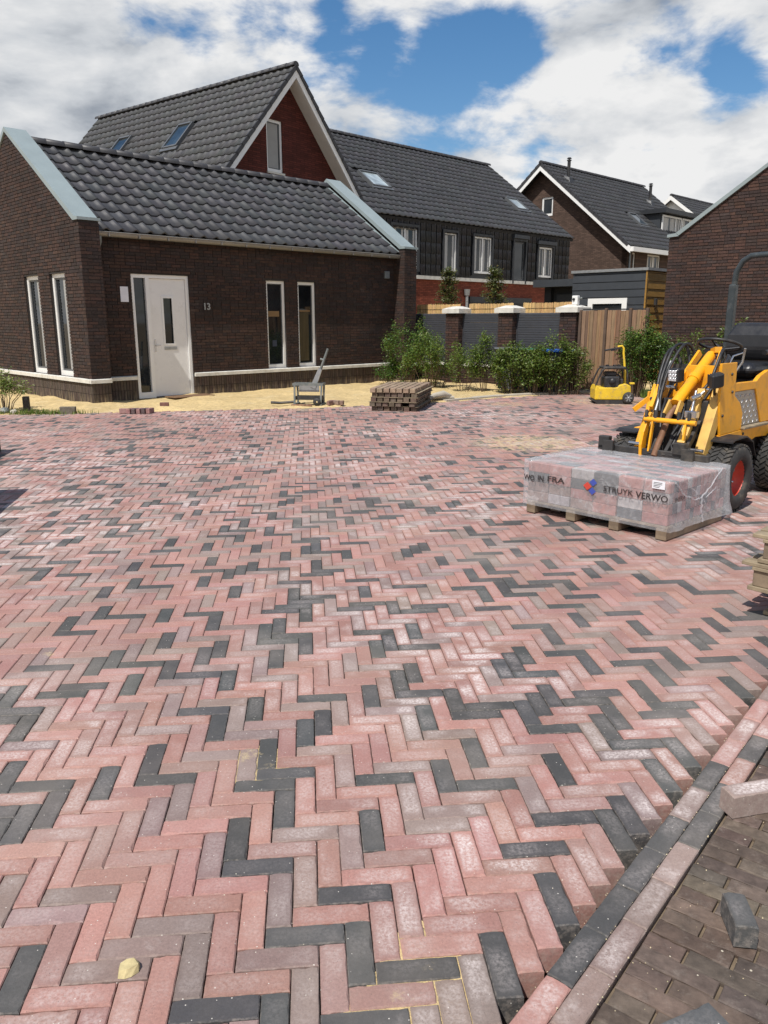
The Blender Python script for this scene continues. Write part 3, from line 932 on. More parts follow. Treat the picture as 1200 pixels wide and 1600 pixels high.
def lay(bricks_by_wall, keep, parent_world, owner, palette, wall_parts):
    """Lay bricks: the `keep` nearest the camera as parts of their wall, the rest as one mesh."""
    allb = []
    for wi, (w, bl) in enumerate(bricks_by_wall):
        for b in bl:
            c = parent_world @ Vector(w.P((b[0] + b[1]) / 2, 0, b[2] + .025))
            allb.append(((c - Vector((0, 0, CAMH))).length, wi, b))
    if keep: allb.sort(key=lambda t: t[0])
    mb = MB()
    for n, (dist, wi, b) in enumerate(allb):
        w = bricks_by_wall[wi][0]
        tone = jit(random.choice(palette), .13)
        a0, a1, z, h, dd = b
        if n < keep:
            c = Vector(w.P((a0 + a1) / 2, -0.004 + dd, z + h / 2))
            m = basis(c, w.da, -w.dd, Vector((0, 0, 1))) @ Matrix.Diagonal((a1 - a0, 0.02, h, 1))
            share('brick', BOX5, wall_parts[wi], m, tone)
        else:
            d1 = 0.006 + dd; d0 = -.012
            P = w.P
            mb.add([P(a0, d1, z), P(a1, d1, z), P(a1, d1, z + h), P(a0, d1, z + h), P(a0, d0, z), P(a1, d0, z), P(a1, d0, z + h), P(a0, d0, z + h)],
                   [(0, 1, 2, 3), (0, 4, 5, 1), (1, 5, 6, 2), (2, 6, 7, 3), (3, 7, 4, 0)], tone)
    if mb.f: mb.build('brickwork', M['wb_t'], owner, 'stuff', recalc=False)

def tile_shape(w, length, segs, h=0.045, butt=0.03):
    pr = []
    for i in range(segs + 1):
        t = i / segs
        n = 0.0 if t < .40 else h * (0.5 - 0.5 * cos(2 * pi * (t - .40) / .60))
        pr.append((t * (w + .012), n))
    return pr
def tile_mesh(name, w, gauge, segs=9, h=0.045, mat=None, gap=0.0):
    pr = [(a * (w - gap) / (w + .012), n) if gap else (a, n) for a, n in tile_shape(w, gauge, segs, h)]
    lap = gauge + .05
    vs, fs = [], []
    for (s_, lift) in ((0.0, .034), (lap, .004)):
        for a, n in pr: vs.append((a, s_, n + lift))
    for a, n in pr: vs.append((a, 0.002, n + .034 - .028))
    k = len(pr)
    for i in range(k - 1):
        fs.append((i, i + 1, k + i + 1, k + i)); fs.append((2 * k + i, 2 * k + i + 1, i + 1, i))
    fs.append((k - 1, 2 * k - 1, 3 * k - 1)); fs.append((0, 2 * k, k))
    me = bpy.data.meshes.new(name); me.from_pydata(vs, [], fs)
    sm = [False] * len(fs)
    for i in range(k - 1): sm[2 * i] = True
    me.polygons.foreach_set('use_smooth', sm)
    if mat: me.materials.append(mat)
    return me
def lay_tiles(part, name, org, da, ds, nrm, ncol, nrow, w, gauge, skip=None, keep=300, segs=9, h=0.045, tone=(0.05, 0.05, 0.053), key=None, tv=.12, gap=0.0):
    """Roof or hanging tiles in rows from the eave up; each tile a piece of its own up to `keep`, the rest one mesh."""
    org, da, ds, nrm = Vector(org), Vector(da).normalized(), Vector(ds).normalized(), Vector(nrm).normalized()
    me = tile_mesh(name, w, gauge, segs, h, M['tile'], gap)
    cells = [(c, r) for r in range(nrow) for c in range(ncol) if not (skip and skip((c + .5) * w, (r + .5) * gauge))]
    if key: cells.sort(key=key)
    mb = MB()
    mv = [tuple(v.co) for v in me.vertices]; mf = [tuple(p.vertices) for p in me.polygons]; ms = [p.use_smooth for p in me.polygons]
    for n, (c, r) in enumerate(cells):
        o = org + da * (c * w + U(-.002, .002)) + ds * (r * gauge + U(-.004, .004)) + nrm * U(-.002, .003)
        tn = jit(tone, tv)
        if n < keep:
            m = basis(o, da, ds, nrm) @ Matrix.Rotation(U(-.008, .008), 4, 'Z') @ Matrix.Rotation(U(-.006, .006), 4, 'Y')
            share(name, me, part, m, tn)
        else:
            b = len(mb.v)
            mb.v += [tuple(o + da * v[0] + ds * v[1] + nrm * v[2]) for v in mv]
            for f, q in zip(mf, ms): mb.f.append(tuple(b + k for k in f)); mb.c.append(tn); mb.sm.append(q)
    if mb.f:
        root = part.parent if part.parent else part
        mb.build(name + '_field', M['tile_t'], part if part.parent is None or True else root, 'stuff', recalc=False)
def ridge_tiles(part, a, b, r=0.11, step=0.33, lift=0.02):
    a, b = Vector(a), Vector(b); d = b - a; n = max(1, round(d.length / step)); st = d / n; x = d.normalized()
    y = Vector((-x.y, x.x, 0)).normalized(); z = Vector((0, 0, 1))
    L_ = st.length + .04
    vs, fs = [], []; S = 8
    for (t, rr) in ((0, r), (L_, r * .93)):
        for k in range(S + 1):
            an = pi * (-0.08 + 1.16 * k / S); vs.append((t, rr * cos(an), rr * .85 * sin(an)))
    for k in range(S): fs.append((k, k + 1, S + 2 + k, S + 1 + k))
    fs.append(tuple(range(S + 1))[::-1])
    me = bpy.data.meshes.new('ridge_tile'); me.from_pydata(vs, [], fs); me.polygons.foreach_set('use_smooth', [True] * S + [False]); me.materials.append(M['ridge'])
    for i in range(n): share('ridge_tile', me, part, basis(a + st * i + z * (lift + U(-.004, .004)), x, y, z))
def window(owner, w, a0, a1, z0, z1, fw=0.06, depth=0.07, mull=(), sash=True, sill=None, frame_mat='white', transom=None, back=None, glassm='glass', pad=0.0, swd=0.035):
    """White outer frame set back in the wall, a grey sash and a pane; mull gives mullion positions."""
    P = w.P; d1 = -depth; d0 = -depth - .06
    def bx(mb, x0, x1, y0, y1, c0, c1): 
        mb.prism([P(x0, c0, y0), P(x1, c0, y0), P(x1, c0, y1), P(x0, c0, y1)], [P(x0, c1, y0), P(x1, c1, y0), P(x1, c1, y1), P(x0, c1, y1)])
    f = MB()
    bx(f, a0, a0 + fw, z0, z1, d0, d1); bx(f, a1 - fw, a1, z0, z1, d0, d1)
    bx(f, a0 + fw, a1 - fw, z1 - fw, z1, d0, d1); bx(f, a0 + fw, a1 - fw, z0, z0 + fw * 1.3, d0, d1)
    cuts = [a0 + fw] + list(mull) + [a1 - fw]
    for m in mull: bx(f, m - fw / 2, m + fw / 2, z0 + fw * 1.3, z1 - fw, d0, d1)
    fo = f.build('window', M[frame_mat], owner)
    for i in range(len(cuts) - 1):
        x0 = cuts[i] + (fw / 2 if i else 0); x1 = cuts[i + 1] - (fw / 2 if i < len(cuts) - 2 else 0)
        y0, y1 = z0 + fw * 1.3, z1 - fw
        if sash:
            q = MB(); e = d1 - .022; sw = swd
            bx(q, x0, x0 + sw, y0, y1, d0, e); bx(q, x1 - sw, x1, y0, y1, d0, e); bx(q, x0 + sw, x1 - sw, y1 - sw, y1, d0, e); bx(q, x0 + sw, x1 - sw, y0, y0 + sw, d0, e)
            q.build('sash', M['sash'], fo); x0 += sw; x1 -= sw; y0 += sw; y1 -= sw
        g = MB(); bx(g, x0, x1, y0, y1, d0 + .01, d0 + .02)
        g.build('pane', M[glassm], fo)
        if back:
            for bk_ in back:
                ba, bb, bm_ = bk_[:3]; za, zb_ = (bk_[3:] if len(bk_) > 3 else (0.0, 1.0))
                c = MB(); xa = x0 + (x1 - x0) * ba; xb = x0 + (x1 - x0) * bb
                bx(c, xa, xb, y0 + (y1 - y0) * za, y0 + (y1 - y0) * zb_, d0 + .022, d0 + .026); c.build('curtain_or_reflection', M[bm_], fo)  # curtains and blinds, also the tan strips that paint a reflection
    if sill:
        q = MB(); bx(q, a0 - .03, a1 + .03, z0 - .06, z0 - .002, -.1, sill); q.build('sill', M['stone'], fo)
    return fo
def text_mesh(name, s, size, mat, parent, m4, extr=0.002, bold=0.0):
    cu = bpy.data.curves.new(name, 'FONT'); cu.body = s; cu.size = size; cu.extrude = extr; cu.offset = bold
    cu.align_x = 'LEFT'; cu.resolution_u = 3
    o = bpy.data.objects.new(name, cu); COL.objects.link(o)
    dg = bpy.context.evaluated_depsgraph_get()
    me = bpy.data.meshes.new_from_object(o.evaluated_get(dg))
    bpy.data.objects.remove(o); bpy.data.curves.remove(cu)
    me.materials.clear(); me.materials.append(M[mat])
    r = link(name, me, None, parent); r.matrix_local = m4
    return r, max(v.co.x for v in me.vertices)

# ------------------------------------------------------------------ number 13: the low brick house on the left
def build_front_house():
    t = thing('brick_house', 'low dark brick house numbered 13 with grey pantile roof and a white front door', 'house', (-4.062, 16.909, 0), azrot(45.5))
    bpy.context.view_layer.update()
    MW = t.matrix_world.copy()
    XL, XR, SY, DY = -2.42, 6.50, -0.38, 5.58     # left gable, right gable, front of the gable walls, back
    LI, RI = -2.04, 6.06                          # inner faces of the two gable walls
    AP = 2.60; AZ = 5.25; SHZ = 3.34
    X, Y = Vector((1, 0, 0)), Vector((0, 1, 0))
    gpoly = [(SY, 0.0), (DY, 0.0), (DY, SHZ), (DY - .2, SHZ + .0), (AP, AZ), (SY + .2, SHZ + .02), (SY, SHZ)]
    def gp(f):  # y -> a for the left gable seen from outside: a runs from the back to the front
        return [(-y, z) for y, z in f]
    wins = [(1.70, 2.44), (0.42, 1.14)]
    gl = Wall((XL, 0, 0), (0, -1, 0), (-1, 0, 0), gp(gpoly), [(-b, -a, 0.50, 2.46) for a, b in wins])
    fr = Wall((0, 0, 0), (1, 0, 0), (0, -1, 0), [(LI, 0), (RI, 0), (RI, 3.25), (LI, 3.25)], [(-1.29, 0.0, 0.0, 2.47), (1.97, 2.51, .50, 2.45), (2.87, 3.41, .50, 2.45)])
    el = Wall((0, SY, 0), (1, 0, 0), (0, -1, 0), [(XL, 0), (LI, 0), (LI, SHZ), (XL, SHZ)])
    er = Wall((0, SY, 0), (1, 0, 0), (0, -1, 0), [(RI, 0), (XR, 0), (XR, SHZ), (RI, SHZ)])
    sr = Wall((RI, 0, 0), (0, -1, 0), (-1, 0, 0), [(0, 0), (-SY, 0), (-SY, SHZ), (0, SHZ)])
    gr = Wall((XR, 0, 0), (0, 1, 0), (1, 0, 0), [(y, z) for y, z in gpoly])
    parts = []
    walls = [gl, fr, el, er, sr, gr]
    for i, (w, d0) in enumerate(((gl, -.36), (fr, -.30), (el, -.2), (er, -.2), (sr, -.2), (gr, -.2))):
        mb = MB(); w.body(mb, d0, -.008); parts.append(mb.build('wall', M['mortar'], t))
    LZ = 0.50
    lb = [(w, w.bricks(LZ + .004 if w is not gr else 0.0, 5.3)) for w in walls[:5]]
    lay(lb, 300, MW, t, DARKBR, parts)
    # plinth: upright bricks below the ledge
    pb = MB()
    for w, (a0, a1) in ((gl, (-DY, -SY)), (fr, (LI, -1.29)), (fr, (0, RI)), (el, (XL, LI)), (er, (RI, XR)), (sr, (0, -SY))):
        a = a0
        while a < a1 - .01:
            e = min(a + .052, a1)
            for (z0, z1) in ((-.05, .2), (.21, .405)):
                o = .004 + U(-.002, .003)
                pb.prism([w.P(a, -.012, z0), w.P(e, -.012, z0), w.P(e, -.012, z1), w.P(a, -.012, z1)], [w.P(a, o, z0), w.P(e, o, z0), w.P(e, o, z1), w.P(a, o, z1)], jit((0.075, 0.056, 0.046), .2))
            a = e + .01
    pl = pb.build('plinth', M['plinth'], t); pl['kind'] = 'stuff'
    # pale stone ledge in lengths
    def ledge(w, a0, a1, e0=0, e1=0):
        n = max(1, round((a1 - a0) / .98)); st = (a1 - a0) / n
        for i in range(n):
            x0, x1 = a0 + i * st + (.002 if i else -e0), a0 + (i + 1) * st - (.002 if i < n - 1 else -e1)
            mb = MB(); pr = [(-.02, .412), (.045, .412), (.045, .478), (-.02, .498)]
            mb.prism([w.P(x0, d, z) for d, z in pr], [w.P(x1, d, z) for d, z in pr]); mb.build('ledge_stone', M['stone'], t)
    ledge(gl, -DY, -SY); ledge(el, XL, LI, .045, .0); ledge(fr, LI, -1.31); ledge(fr, .02, RI); ledge(er, RI, XR, .045, .045)
    # windows
    for y0, y1 in wins:
        window(t, gl, -y1, -y0, .50, 2.46, .075, .055, back=[(0.62, 0.98, 'blind')])
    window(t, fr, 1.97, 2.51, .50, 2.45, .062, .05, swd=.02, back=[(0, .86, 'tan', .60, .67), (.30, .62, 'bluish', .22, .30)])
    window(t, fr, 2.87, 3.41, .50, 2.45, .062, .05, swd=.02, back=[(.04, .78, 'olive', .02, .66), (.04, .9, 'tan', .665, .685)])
    # front door with side light
    P = fr.P
    def bx(mb, x0, x1, z0, z1, d0, d1):
        mb.prism([P(x0, d0, z0), P(x1, d0, z0), P(x1, d0, z1), P(x0, d0, z1)], [P(x0, d1, z0), P(x1, d1, z0), P(x1, d1, z1), P(x0, d1, z1)])
    f = MB()
    for a, b, c, d in ((-1.29, -1.22, 0.02, 2.47), (-.07, 0.0, .02, 2.47), (-.97, -.89, .02, 2.40), (-1.22, -.07, 2.40, 2.47), (-1.22, -.97, .02, .14)): bx(f, a, b, c, d, -.13, -.03)
    df = f.build('door_frame', M['white'], t)
    g = MB(); bx(g, -1.22, -.97, .14, 2.40, -.10, -.09); g.build('side_light', M['glass'], df)
    th = MB(); bx(th, -.89, -.07, .0, .035, -.14, -.02); th.build('threshold', M['darkpaint'], df)
    d = MB()
    gx0, gx1, gz0, gz1 = -.60, -.38, 1.10, 2.03
    for a, b, c, e in ((-.885, gx0, .04, 2.395), (gx1, -.075, .04, 2.395), (gx0, gx1, .04, gz0), (gx0, gx1, gz1, 2.395)): bx(d, a, b, c, e, -.11, -.06)
    do = d.build('door', M['door'], t)
    q = MB(); bx(q, gx0, gx1, gz0, gz1, -.1, -.09); q.build('door_pane', M['glass'], do)
    q = MB()
    for a, b, c, e in ((gx0 - .03, gx0 + .012, gz0 - .03, gz1 + .03), (gx1 - .012, gx1 + .03, gz0 - .03, gz1 + .03), (gx0 + .012, gx1 - .012, gz0 - .03, gz0 + .012), (gx0 + .012, gx1 - .012, gz1 - .012, gz1 + .03)): bx(q, a, b, c, e, -.062, -.048)
    q.build('pane_bead', M['white'], do)
    q = MB(); bx(q, -.62, -.33, .985, 1.045, -.062, -.05); q.build('letter_flap', M['steel'], do)
    q = MB(); bx(q, -.84, -.81, .95, 1.2, -.062, -.05); q.tube([P(-.825, -.05, 1.08), P(-.825, -.005, 1.08), P(-.73, -.005, 1.08)], .009, 8); q.build('handle', M['chrome'], do)
    # house number, notice, vent
    e = MB()
    r, wd = text_mesh('house_number', '13', .19, 'steel', t, basis(P(.30, .012, 1.80), X, Vector((0, 0, 1)), -Y), .008, .004)
    e.prism([P(-1.535, .008, 1.93), P(-1.37, .008, 1.93), P(-1.37, .008, 2.22), P(-1.535, .008, 2.22)], [P(-1.535, .014, 1.93), P(-1.37, .014, 1.93), P(-1.37, .014, 2.22), P(-1.535, .014, 2.22)])
    e.build('paper_notice', M['paper'], t)
    v = MB(); v.cbox((5.68, -.07, 2.62), (5.84, -.004, 2.80), .01); v.build('wall_vent', M['pipe'], t)
    # roof
    EY, EZ = -.20, 3.20; RZ = 5.10
    sl = Vector((0, AP - EY, RZ - EZ)); SL = sl.length; sl.normalize(); nr = Vector((0, -sl.z, sl.y))
    rb = MB()
    rb.prism([(LI, EY + .03, EZ - .02), (RI, EY + .03, EZ - .02), (RI, AP, RZ - .03), (LI, AP, RZ - .03)], [(LI, EY + .06, EZ - .10), (RI, EY + .06, EZ - .10), (RI, AP, RZ - .12), (LI, AP, RZ - .12)])
    rb.prism([(LI, 2 * AP - EY, EZ - .02), (RI, 2 * AP - EY, EZ - .02), (RI, AP, RZ - .03), (LI, AP, RZ - .03)], [(LI, 2 * AP - EY, EZ - .10), (RI, 2 * AP - EY, EZ - .10), (RI, AP, RZ - .12), (LI, AP, RZ - .12)])
    roof = rb.build('roof', M['felt'], t)
    lay_tiles(roof, 'roof_tile', (LI + .005, EY, EZ), X, sl, nr, 27, 9, .2995, SL / 9.0, segs=10, h=.050, tone=(0.064, 0.064, 0.067), tv=.14)
    ridge_tiles(roof, (LI, AP, RZ + .03), (RI, AP, RZ + .03), .12, .38)
    # zinc cappings on the gable walls
    for (x0, x1) in ((XL - .035, LI + .03), (RI - .03, XR + .035)):
        for sgn in (1, -1):
            def yy(y): return y if sgn == 1 else 2 * AP - y
            mb = MB()
            pr = [(SY + .17, SHZ + .012), (AP, AZ + .012), (AP, AZ + .10), (SY + .10, SHZ + .075)]
            mb.prism([(x0, yy(y), z) for y, z in pr], [(x1, yy(y), z) for y, z in pr])
            mb.prism([(x0, yy(y), z) for y, z in ((SY - .03, SHZ + .008), (SY + .168, SHZ + .008), (SY + .1, SHZ + .074), (SY - .03, SHZ + .060))],
                     [(x1, yy(y), z) for y, z in ((SY - .03, SHZ + .008), (SY + .168, SHZ + .008), (SY + .1, SHZ + .074), (SY - .03, SHZ + .060))])
            mb.build('coping', M['zinc'], t)
    # flashing beside the right-hand gable wall
    mb = MB(); mb.prism([(RI - .10, EY, EZ + .075), (RI, EY, EZ + .075), (RI, AP, RZ + .075), (RI - .1, AP, RZ + .075)], [(RI - .10, EY, EZ + .068), (RI, EY, EZ + .068), (RI, AP, RZ + .068), (RI - .1, AP, RZ + .068)]); mb.build('flashing', M['zinc'], t)
    # gutter and downpipe
    gx0, gx1 = LI - .03, RI + .14
    n = 8; prof = [(-.235 + .065 - .065 * cos(pi * k / n), 3.185 - .075 * sin(pi * k / n)) for k in range(n + 1)]
    inner = [(y * .86 + -.17 * .14, z + .009) for y, z in prof][::-1]
    mb = MB(); poly = prof + inner
    for i in range(len(poly) - 1):
        a, b = poly[i], poly[i + 1]
        mb.add([(LI + .01, a[0], a[1]), (RI - .01, a[0], a[1]), (RI - .01, b[0], b[1]), (LI + .01, b[0], b[1])], [(0, 1, 2, 3)], None, True)
    mb.tube([(LI + .01, -.237, 3.19), (RI - .01, -.237, 3.19)], .011, 8)
    gu = mb.build('gutter', M['gutter'], t, recalc=False)
    br = MB(); k = LI + .25
    while k < RI - .1: br.box((k, -.243, 3.112), (k + .025, -.2, 3.19)); k += .62
    br.build('gutter_bracket', M['gutter'], gu, 'stuff')
    mb = MB(); mb.tube([(LI + .10, -.17, 3.12), (LI + .10, -.16, 3.02), (LI + .10, -.07, 2.9), (LI + .10, -.055, 2.8), (LI + .10, -.055, .0)], .04, 12); dp = mb.build('downpipe', M['pipe'], t)
    mb = MB()
    for z in (2.72, 1.6, .25): mb.tube([(LI + .10, -.055, z), (LI + .10, -.055, z + .04)], .046, 12)
    mb.build('pipe_clip', M['pipe'], dp, 'stuff')
    m = thing('door_mat', 'brown door mat lying on the sand before the white front door', 'doormat', tuple(MW @ Vector((-.35, -.33, .035))), azrot(45.5))
    mb = MB(); mb.cbox((-.45, -.22, 0), (.5, .2, .018), .006); mb.build('mat', M['mat'], m)
build_front_house()

# ------------------------------------------------------------------ houses behind
def skylight(roof, org, da, ds, nrm, w, h, lift=.05, pane='glass_b'):
    """A roof window lying on the tiles: dark frame, pane, apron."""
    org, da, ds, nrm = Vector(org), Vector(da), Vector(ds), Vector(nrm)
    def P(a, s, n): 
        v = org + da * a + ds * s + nrm * n; return tuple(v)
    def bx(mb, a0, a1, s0, s1, n0, n1):
        mb.prism([P(a0, s0, n0), P(a1, s0, n0), P(a1, s1, n0), P(a0, s1, n0)], [P(a0, s0, n1), P(a1, s0, n1), P(a1, s1, n1), P(a0, s1, n1)])
    f = MB(); e = .07
    bx(f, 0, e, 0, h, -.05, lift + .05); bx(f, w - e, w, 0, h, -.05, lift + .05); bx(f, e, w - e, 0, e, -.05, lift + .04); bx(f, e, w - e, h - e, h, -.05, lift + .07)
    bx(f, -.06, w + .06, -.14, 0, -.02, lift + .01)
    o = f.build('skylight', M['sash'], roof)
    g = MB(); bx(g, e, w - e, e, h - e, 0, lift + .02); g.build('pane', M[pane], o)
M['brick_red'] = house_brick_mat('red_brick_far', (0.085, 0.020, 0.014), 1, radians(0))
M['brick_red2'] = house_brick_mat('orange_brick_far', (0.20, 0.052, 0.028), 1, radians(-44.5))
M['brick_brown'] = house_brick_mat('brown_brick_far', (0.085, 0.055, 0.042), 1, radians(45.5))
M['soffit'] = plain('white_soffit', (0.72, 0.71, 0.68), 0.6, 0, .05, 3, 0)

def build_gable_house():
    t = thing('gable_house', 'tall house with a red brick gable and white verges behind the low house', 'house', (-2.758, 27.0, 0), azrot(38.3))
    HW, RZ, EZ = 4.05, 9.29, 4.76
    k = (RZ - EZ) / HW
    V = .45; LEN = 10.95
    w = Wall((0, V, 0), (1, 0, 0), (0, -1, 0), [(-3.7, 0), (3.7, 0), (3.7, RZ - k * 3.7 - .12), (0, RZ - .12), (-3.7, RZ - k * 3.7 - .12)], [(-.92, -.22, 6.17, 7.72)])
    mb = MB(); w.body(mb, -.3, 0)
    mb.box((-3.7, V + .3, 0), (-3.4, LEN, 4.9)); mb.box((3.4, V + .3, 0), (3.7, LEN, 4.9)); mb.box((-3.7, LEN - .3, 0), (3.7, LEN, 5.0))
    mb.build('wall', M['brick_red'], t)
    window(t, w, -.92, -.22, 6.17, 7.72, .08, .05, back=[(0.0, .96, 'blind')], sill=.05)
    rb = MB(); 
    for s in (-1, 1):
        rb.prism([(s * HW, 0.03, EZ - .02), (0, 0.03, RZ - .03), (0, LEN, RZ - .03), (s * HW, LEN, EZ - .02)], [(s * HW, 0.03, EZ - .16), (0, 0.03, RZ - .18), (0, LEN, RZ - .18), (s * HW, LEN, EZ - .16)])
    roof = rb.build('roof', M['felt'], t)
    for s in (-1, 1):
        mb = MB(); mb.prism([(s * HW, -.02, EZ - .03), (0, -.02, RZ - .04), (0, -.02, RZ - .34), (s * (HW - .0), -.02, EZ - .33)], [(s * HW, .025, EZ - .03), (0, .025, RZ - .04), (0, .025, RZ - .34), (s * HW, .025, EZ - .33)])
        mb.build('verge_board', M['white'], t)
        mb = MB(); mb.prism([(s * HW, .028, EZ - .34), (0, .028, RZ - .35), (0, V - .003, RZ - .35), (s * HW, V - .003, EZ - .34)], [(s * HW, .028, EZ - .30), (0, .028, RZ - .31), (0, V - .003, RZ - .31), (s * HW, V - .003, EZ - .30)])
        mb.build('soffit', M['soffit'], t)
        sl = Vector((-s * HW, 0, RZ - EZ)); L_ = sl.length; sl.normalize()
        nr = Vector((s * sl.z, 0, abs(sl.x)))
        nrow = 17
        if s == -1:
            org = Vector((-HW, LEN, EZ)); da = Vector((0, -1, 0))
            sk = [(6.66, 3.10, .78, 1.12), (3.18, 3.22, .78, 1.05)]
            def skip(a, q): return any(x - .1 < a < x + ww + .1 and y - .12 < q < y + hh + .1 for x, y, ww, hh in sk)
            lay_tiles(roof, 'roof_tile', org, da, sl, nr, 36, nrow, .303, L_ / nrow, skip, keep=300, segs=6, key=lambda c: -(c[0] * .3 + c[1] * .35) if c[1] > 4 else 99, tone=(.060, .060, .061), h=.034)
            for x, y, ww, hh in sk: skylight(roof, org + da * x + sl * y, da, sl, nr, ww, hh)
        else:
            lay_tiles(roof, 'roof_tile', Vector((HW, 0, EZ)), Vector((0, 1, 0)), sl, nr, 36, nrow, .303, L_ / nrow, None, keep=0, segs=6, tone=(.060, .060, .061), h=.034)
            # dark verge tiles seen along the edge
        mb = MB()
        for i in range(nrow):
            q0 = Vector((s * HW, -.05, EZ)) + sl * (i * L_ / nrow); q1 = q0 + sl * (L_ / nrow + .04)
            a = [q0 + nr * .065, q0 - nr * .06, q1 - nr * .07, q1 + nr * .035]
            mb.prism([tuple(v) for v in a], [tuple(v + Vector((0, .06, 0))) for v in a])
        mb.build('verge_tile', M['ridge'], roof, 'stuff')
    ridge_tiles(roof, (0, -.03, RZ + .02), (0, LEN, RZ + .02), .12, .36)
build_gable_house()

def build_terrace():
    t = thing('terraced_house', 'long terraced house with grey roof, dark hanging tiles and white windows', 'house', (1.27, 31, 0), azrot(45.5))
    X0, X1 = -2.9, 10.35
    BZ, EZ, EY, RY, RZ = 3.17, 5.25, -.15, 5.0, 9.02
    W5 = [(-1.42, -.08, 3.47, 4.93, (-.72,)), (1.44, 2.19, 3.45, 4.90, ()), (3.28, 4.42, 3.45, 4.88, (3.85,)), (5.98, 6.78, 3.22, 4.87, ()), (7.80, 8.88, 3.46, 4.74, (8.30,))]
    up = Wall((0, 0, 0), (1, 0, 0), (0, -1, 0), [(X0, BZ), (X1, BZ), (X1, EZ), (X0, EZ)], [w[:4] for w in W5])
    lo = Wall((0, 0, 0), (1, 0, 0), (0, -1, 0), [(X0, 0), (X1, 0), (X1, BZ), (X0, BZ)], [(-2.2, -.75, 0.9, 2.6)])
    mb = MB(); lo.body(mb, -.3, 0); mb.build('wall', M['brick_red2'], t)
    mb = MB(); up.body(mb, -.3, -.02); ub = mb.build('upper_wall', M['darkpaint'], t)
    e = MB(); e.prism([(X1 - .3, 0.302, 0), (X1 - .3, 10, 0), (X1 - .3, 10, EZ), (X1 - .3, RY, RZ - .2), (X1 - .3, .302, EZ)], [(X1, 0.302, 0), (X1, 10, 0), (X1, 10, EZ), (X1, RY, RZ - .2), (X1, .302, EZ)]); e.build('end_wall', M['brick_brown'], t)
    b = MB(); b.box((X0, -.09, BZ - .06), (X1, -.002, BZ + .07)); b.build('string_band', M['stone'], t)
    n0 = math.ceil(0)
    def blocked(a, s):
        x = X0 + .02 + a; z = BZ + .1 + s
        return any(w[0] - .13 < x < w[1] + .13 and w[2] - .22 < z < w[3] + .12 for w in W5)
    lay_tiles(ub, 'hanging_tile', (X0 + .02, -.03, BZ + .10), (1, 0, 0), (0, 0, 1), (0, -1, 0), 44, 5, .30, .40, blocked, 300, 6, .045, (0.038, 0.042, 0.052), tv=.18, gap=.05)
    for i, w in enumerate(W5):
        if i == 3: window(t, up, *w[:4], .05, -.03, w[4], frame_mat='darkpaint', glassm='glass')
        else: window(t, up, *w[:4], .065, -.03, w[4], back=[(0.0, .3, 'curtain_or_reflection'), (.8, 1., 'curtain_or_reflection')])
        s = MB(); y0 = -.10
        for a in ((w[0] - .1, w[0] - .012), (w[1] + .012, w[1] + .1)): s.box((a[0], y0, w[2] - .1), (a[1], -.002, w[3] + .1))
        s.box((w[0] - .012, y0, w[3] + .012), (w[1] + .012, -.002, w[3] + .1))
        s.build('window_surround', M['darkpaint'], t)
        if i == 4:
            s = MB(); s.box((w[0] - .12, -.22, w[3] + .105), (w[1] + .12, -.03, w[3] + .25)); s.build('shutter_box', M['clad'], t)
        if i == 3:
            s = MB(); s.box((w[0] - .1, -.2, w[3] + .105), (w[1] + .1, -.03, w[3] + .25)); s.build('shutter_box', M['clad'], t)
    # ground floor: a white awning box over a window, rain pipe, wide dark sun screen
    window(t, lo, -2.2, -.75, .9, 2.6, .07, .05, (-1.45,))
    s = MB(); s.box((-2.35, -.38, 2.52), (-.55, -.01, 2.86)); s.build('awning_box', M['white'], t)
    s = MB(); s.tube([(2.85, -.1, 0), (2.85, -.1, 2.55)], .06, 10); s.tube([(2.85, -.1, 2.56), (2.85, -.1, 2.80)], [.10, .13], 10); s.build('rain_pipe', M['steel'], t)
    s = MB(); s.box((3.0, -.14, 2.28), (7.3, -.02, 2.52)); s.build('screen_box', M['darkpaint'], t)
    s = MB(); s.box((3.0, -.10, 1.0), (7.2, -.03, 2.27)); s.build('sun_screen', M['clad'], t)
    s = MB(); s.box((7.21, -.12, 1.0), (7.29, -.02, 2.27)); s.build('screen_rail', M['white'], t)
    sl = Vector((0, RY - EY, RZ - EZ)); L_ = sl.length; sl.normalize(); nr = Vector((0, -sl.z, sl.y))
    rb = MB()
    for f in (1, -1):
        y = lambda v: v if f == 1 else 2 * RY - v
        rb.prism([(X0, y(EY + .04), EZ - .02), (X1 + .1, y(EY + .04), EZ - .02), (X1 + .1, y(RY), RZ - .03), (X0, y(RY), RZ - .03)], [(X0, y(EY + .08), EZ - .12), (X1 + .1, y(EY + .08), EZ - .12), (X1 + .1, y(RY), RZ - .15), (X0, y(RY), RZ - .15)])
    roof = rb.build('roof', M['felt'], t)
    nrow = 17; ncol = 44
    sk = [(1.96, 2.05, 1.0, 1.05), (11.1, 2.05, .85, .95)]
    def skip(a, q): return any(x - .08 < a < x + ww + .08 and y_ - .12 < q < y_ + hh + .1 for x, y_, ww, hh in sk)
    org = Vector((X0 + .02, EY, EZ))
    lay_tiles(roof, 'roof_tile', org, (1, 0, 0), sl, nr, ncol, nrow, .303, L_ / nrow, skip, 300, 6, tone=(.062, .062, .064), h=.036, key=lambda c: c[0] + c[1] * .6 if c[0] > 8 else 50)
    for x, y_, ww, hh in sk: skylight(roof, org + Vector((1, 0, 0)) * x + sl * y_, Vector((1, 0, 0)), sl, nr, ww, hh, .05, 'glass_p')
    ridge_tiles(roof, (X0, RY, RZ + .02), (X1 + .1, RY, RZ + .02), .12, .36)
build_terrace()

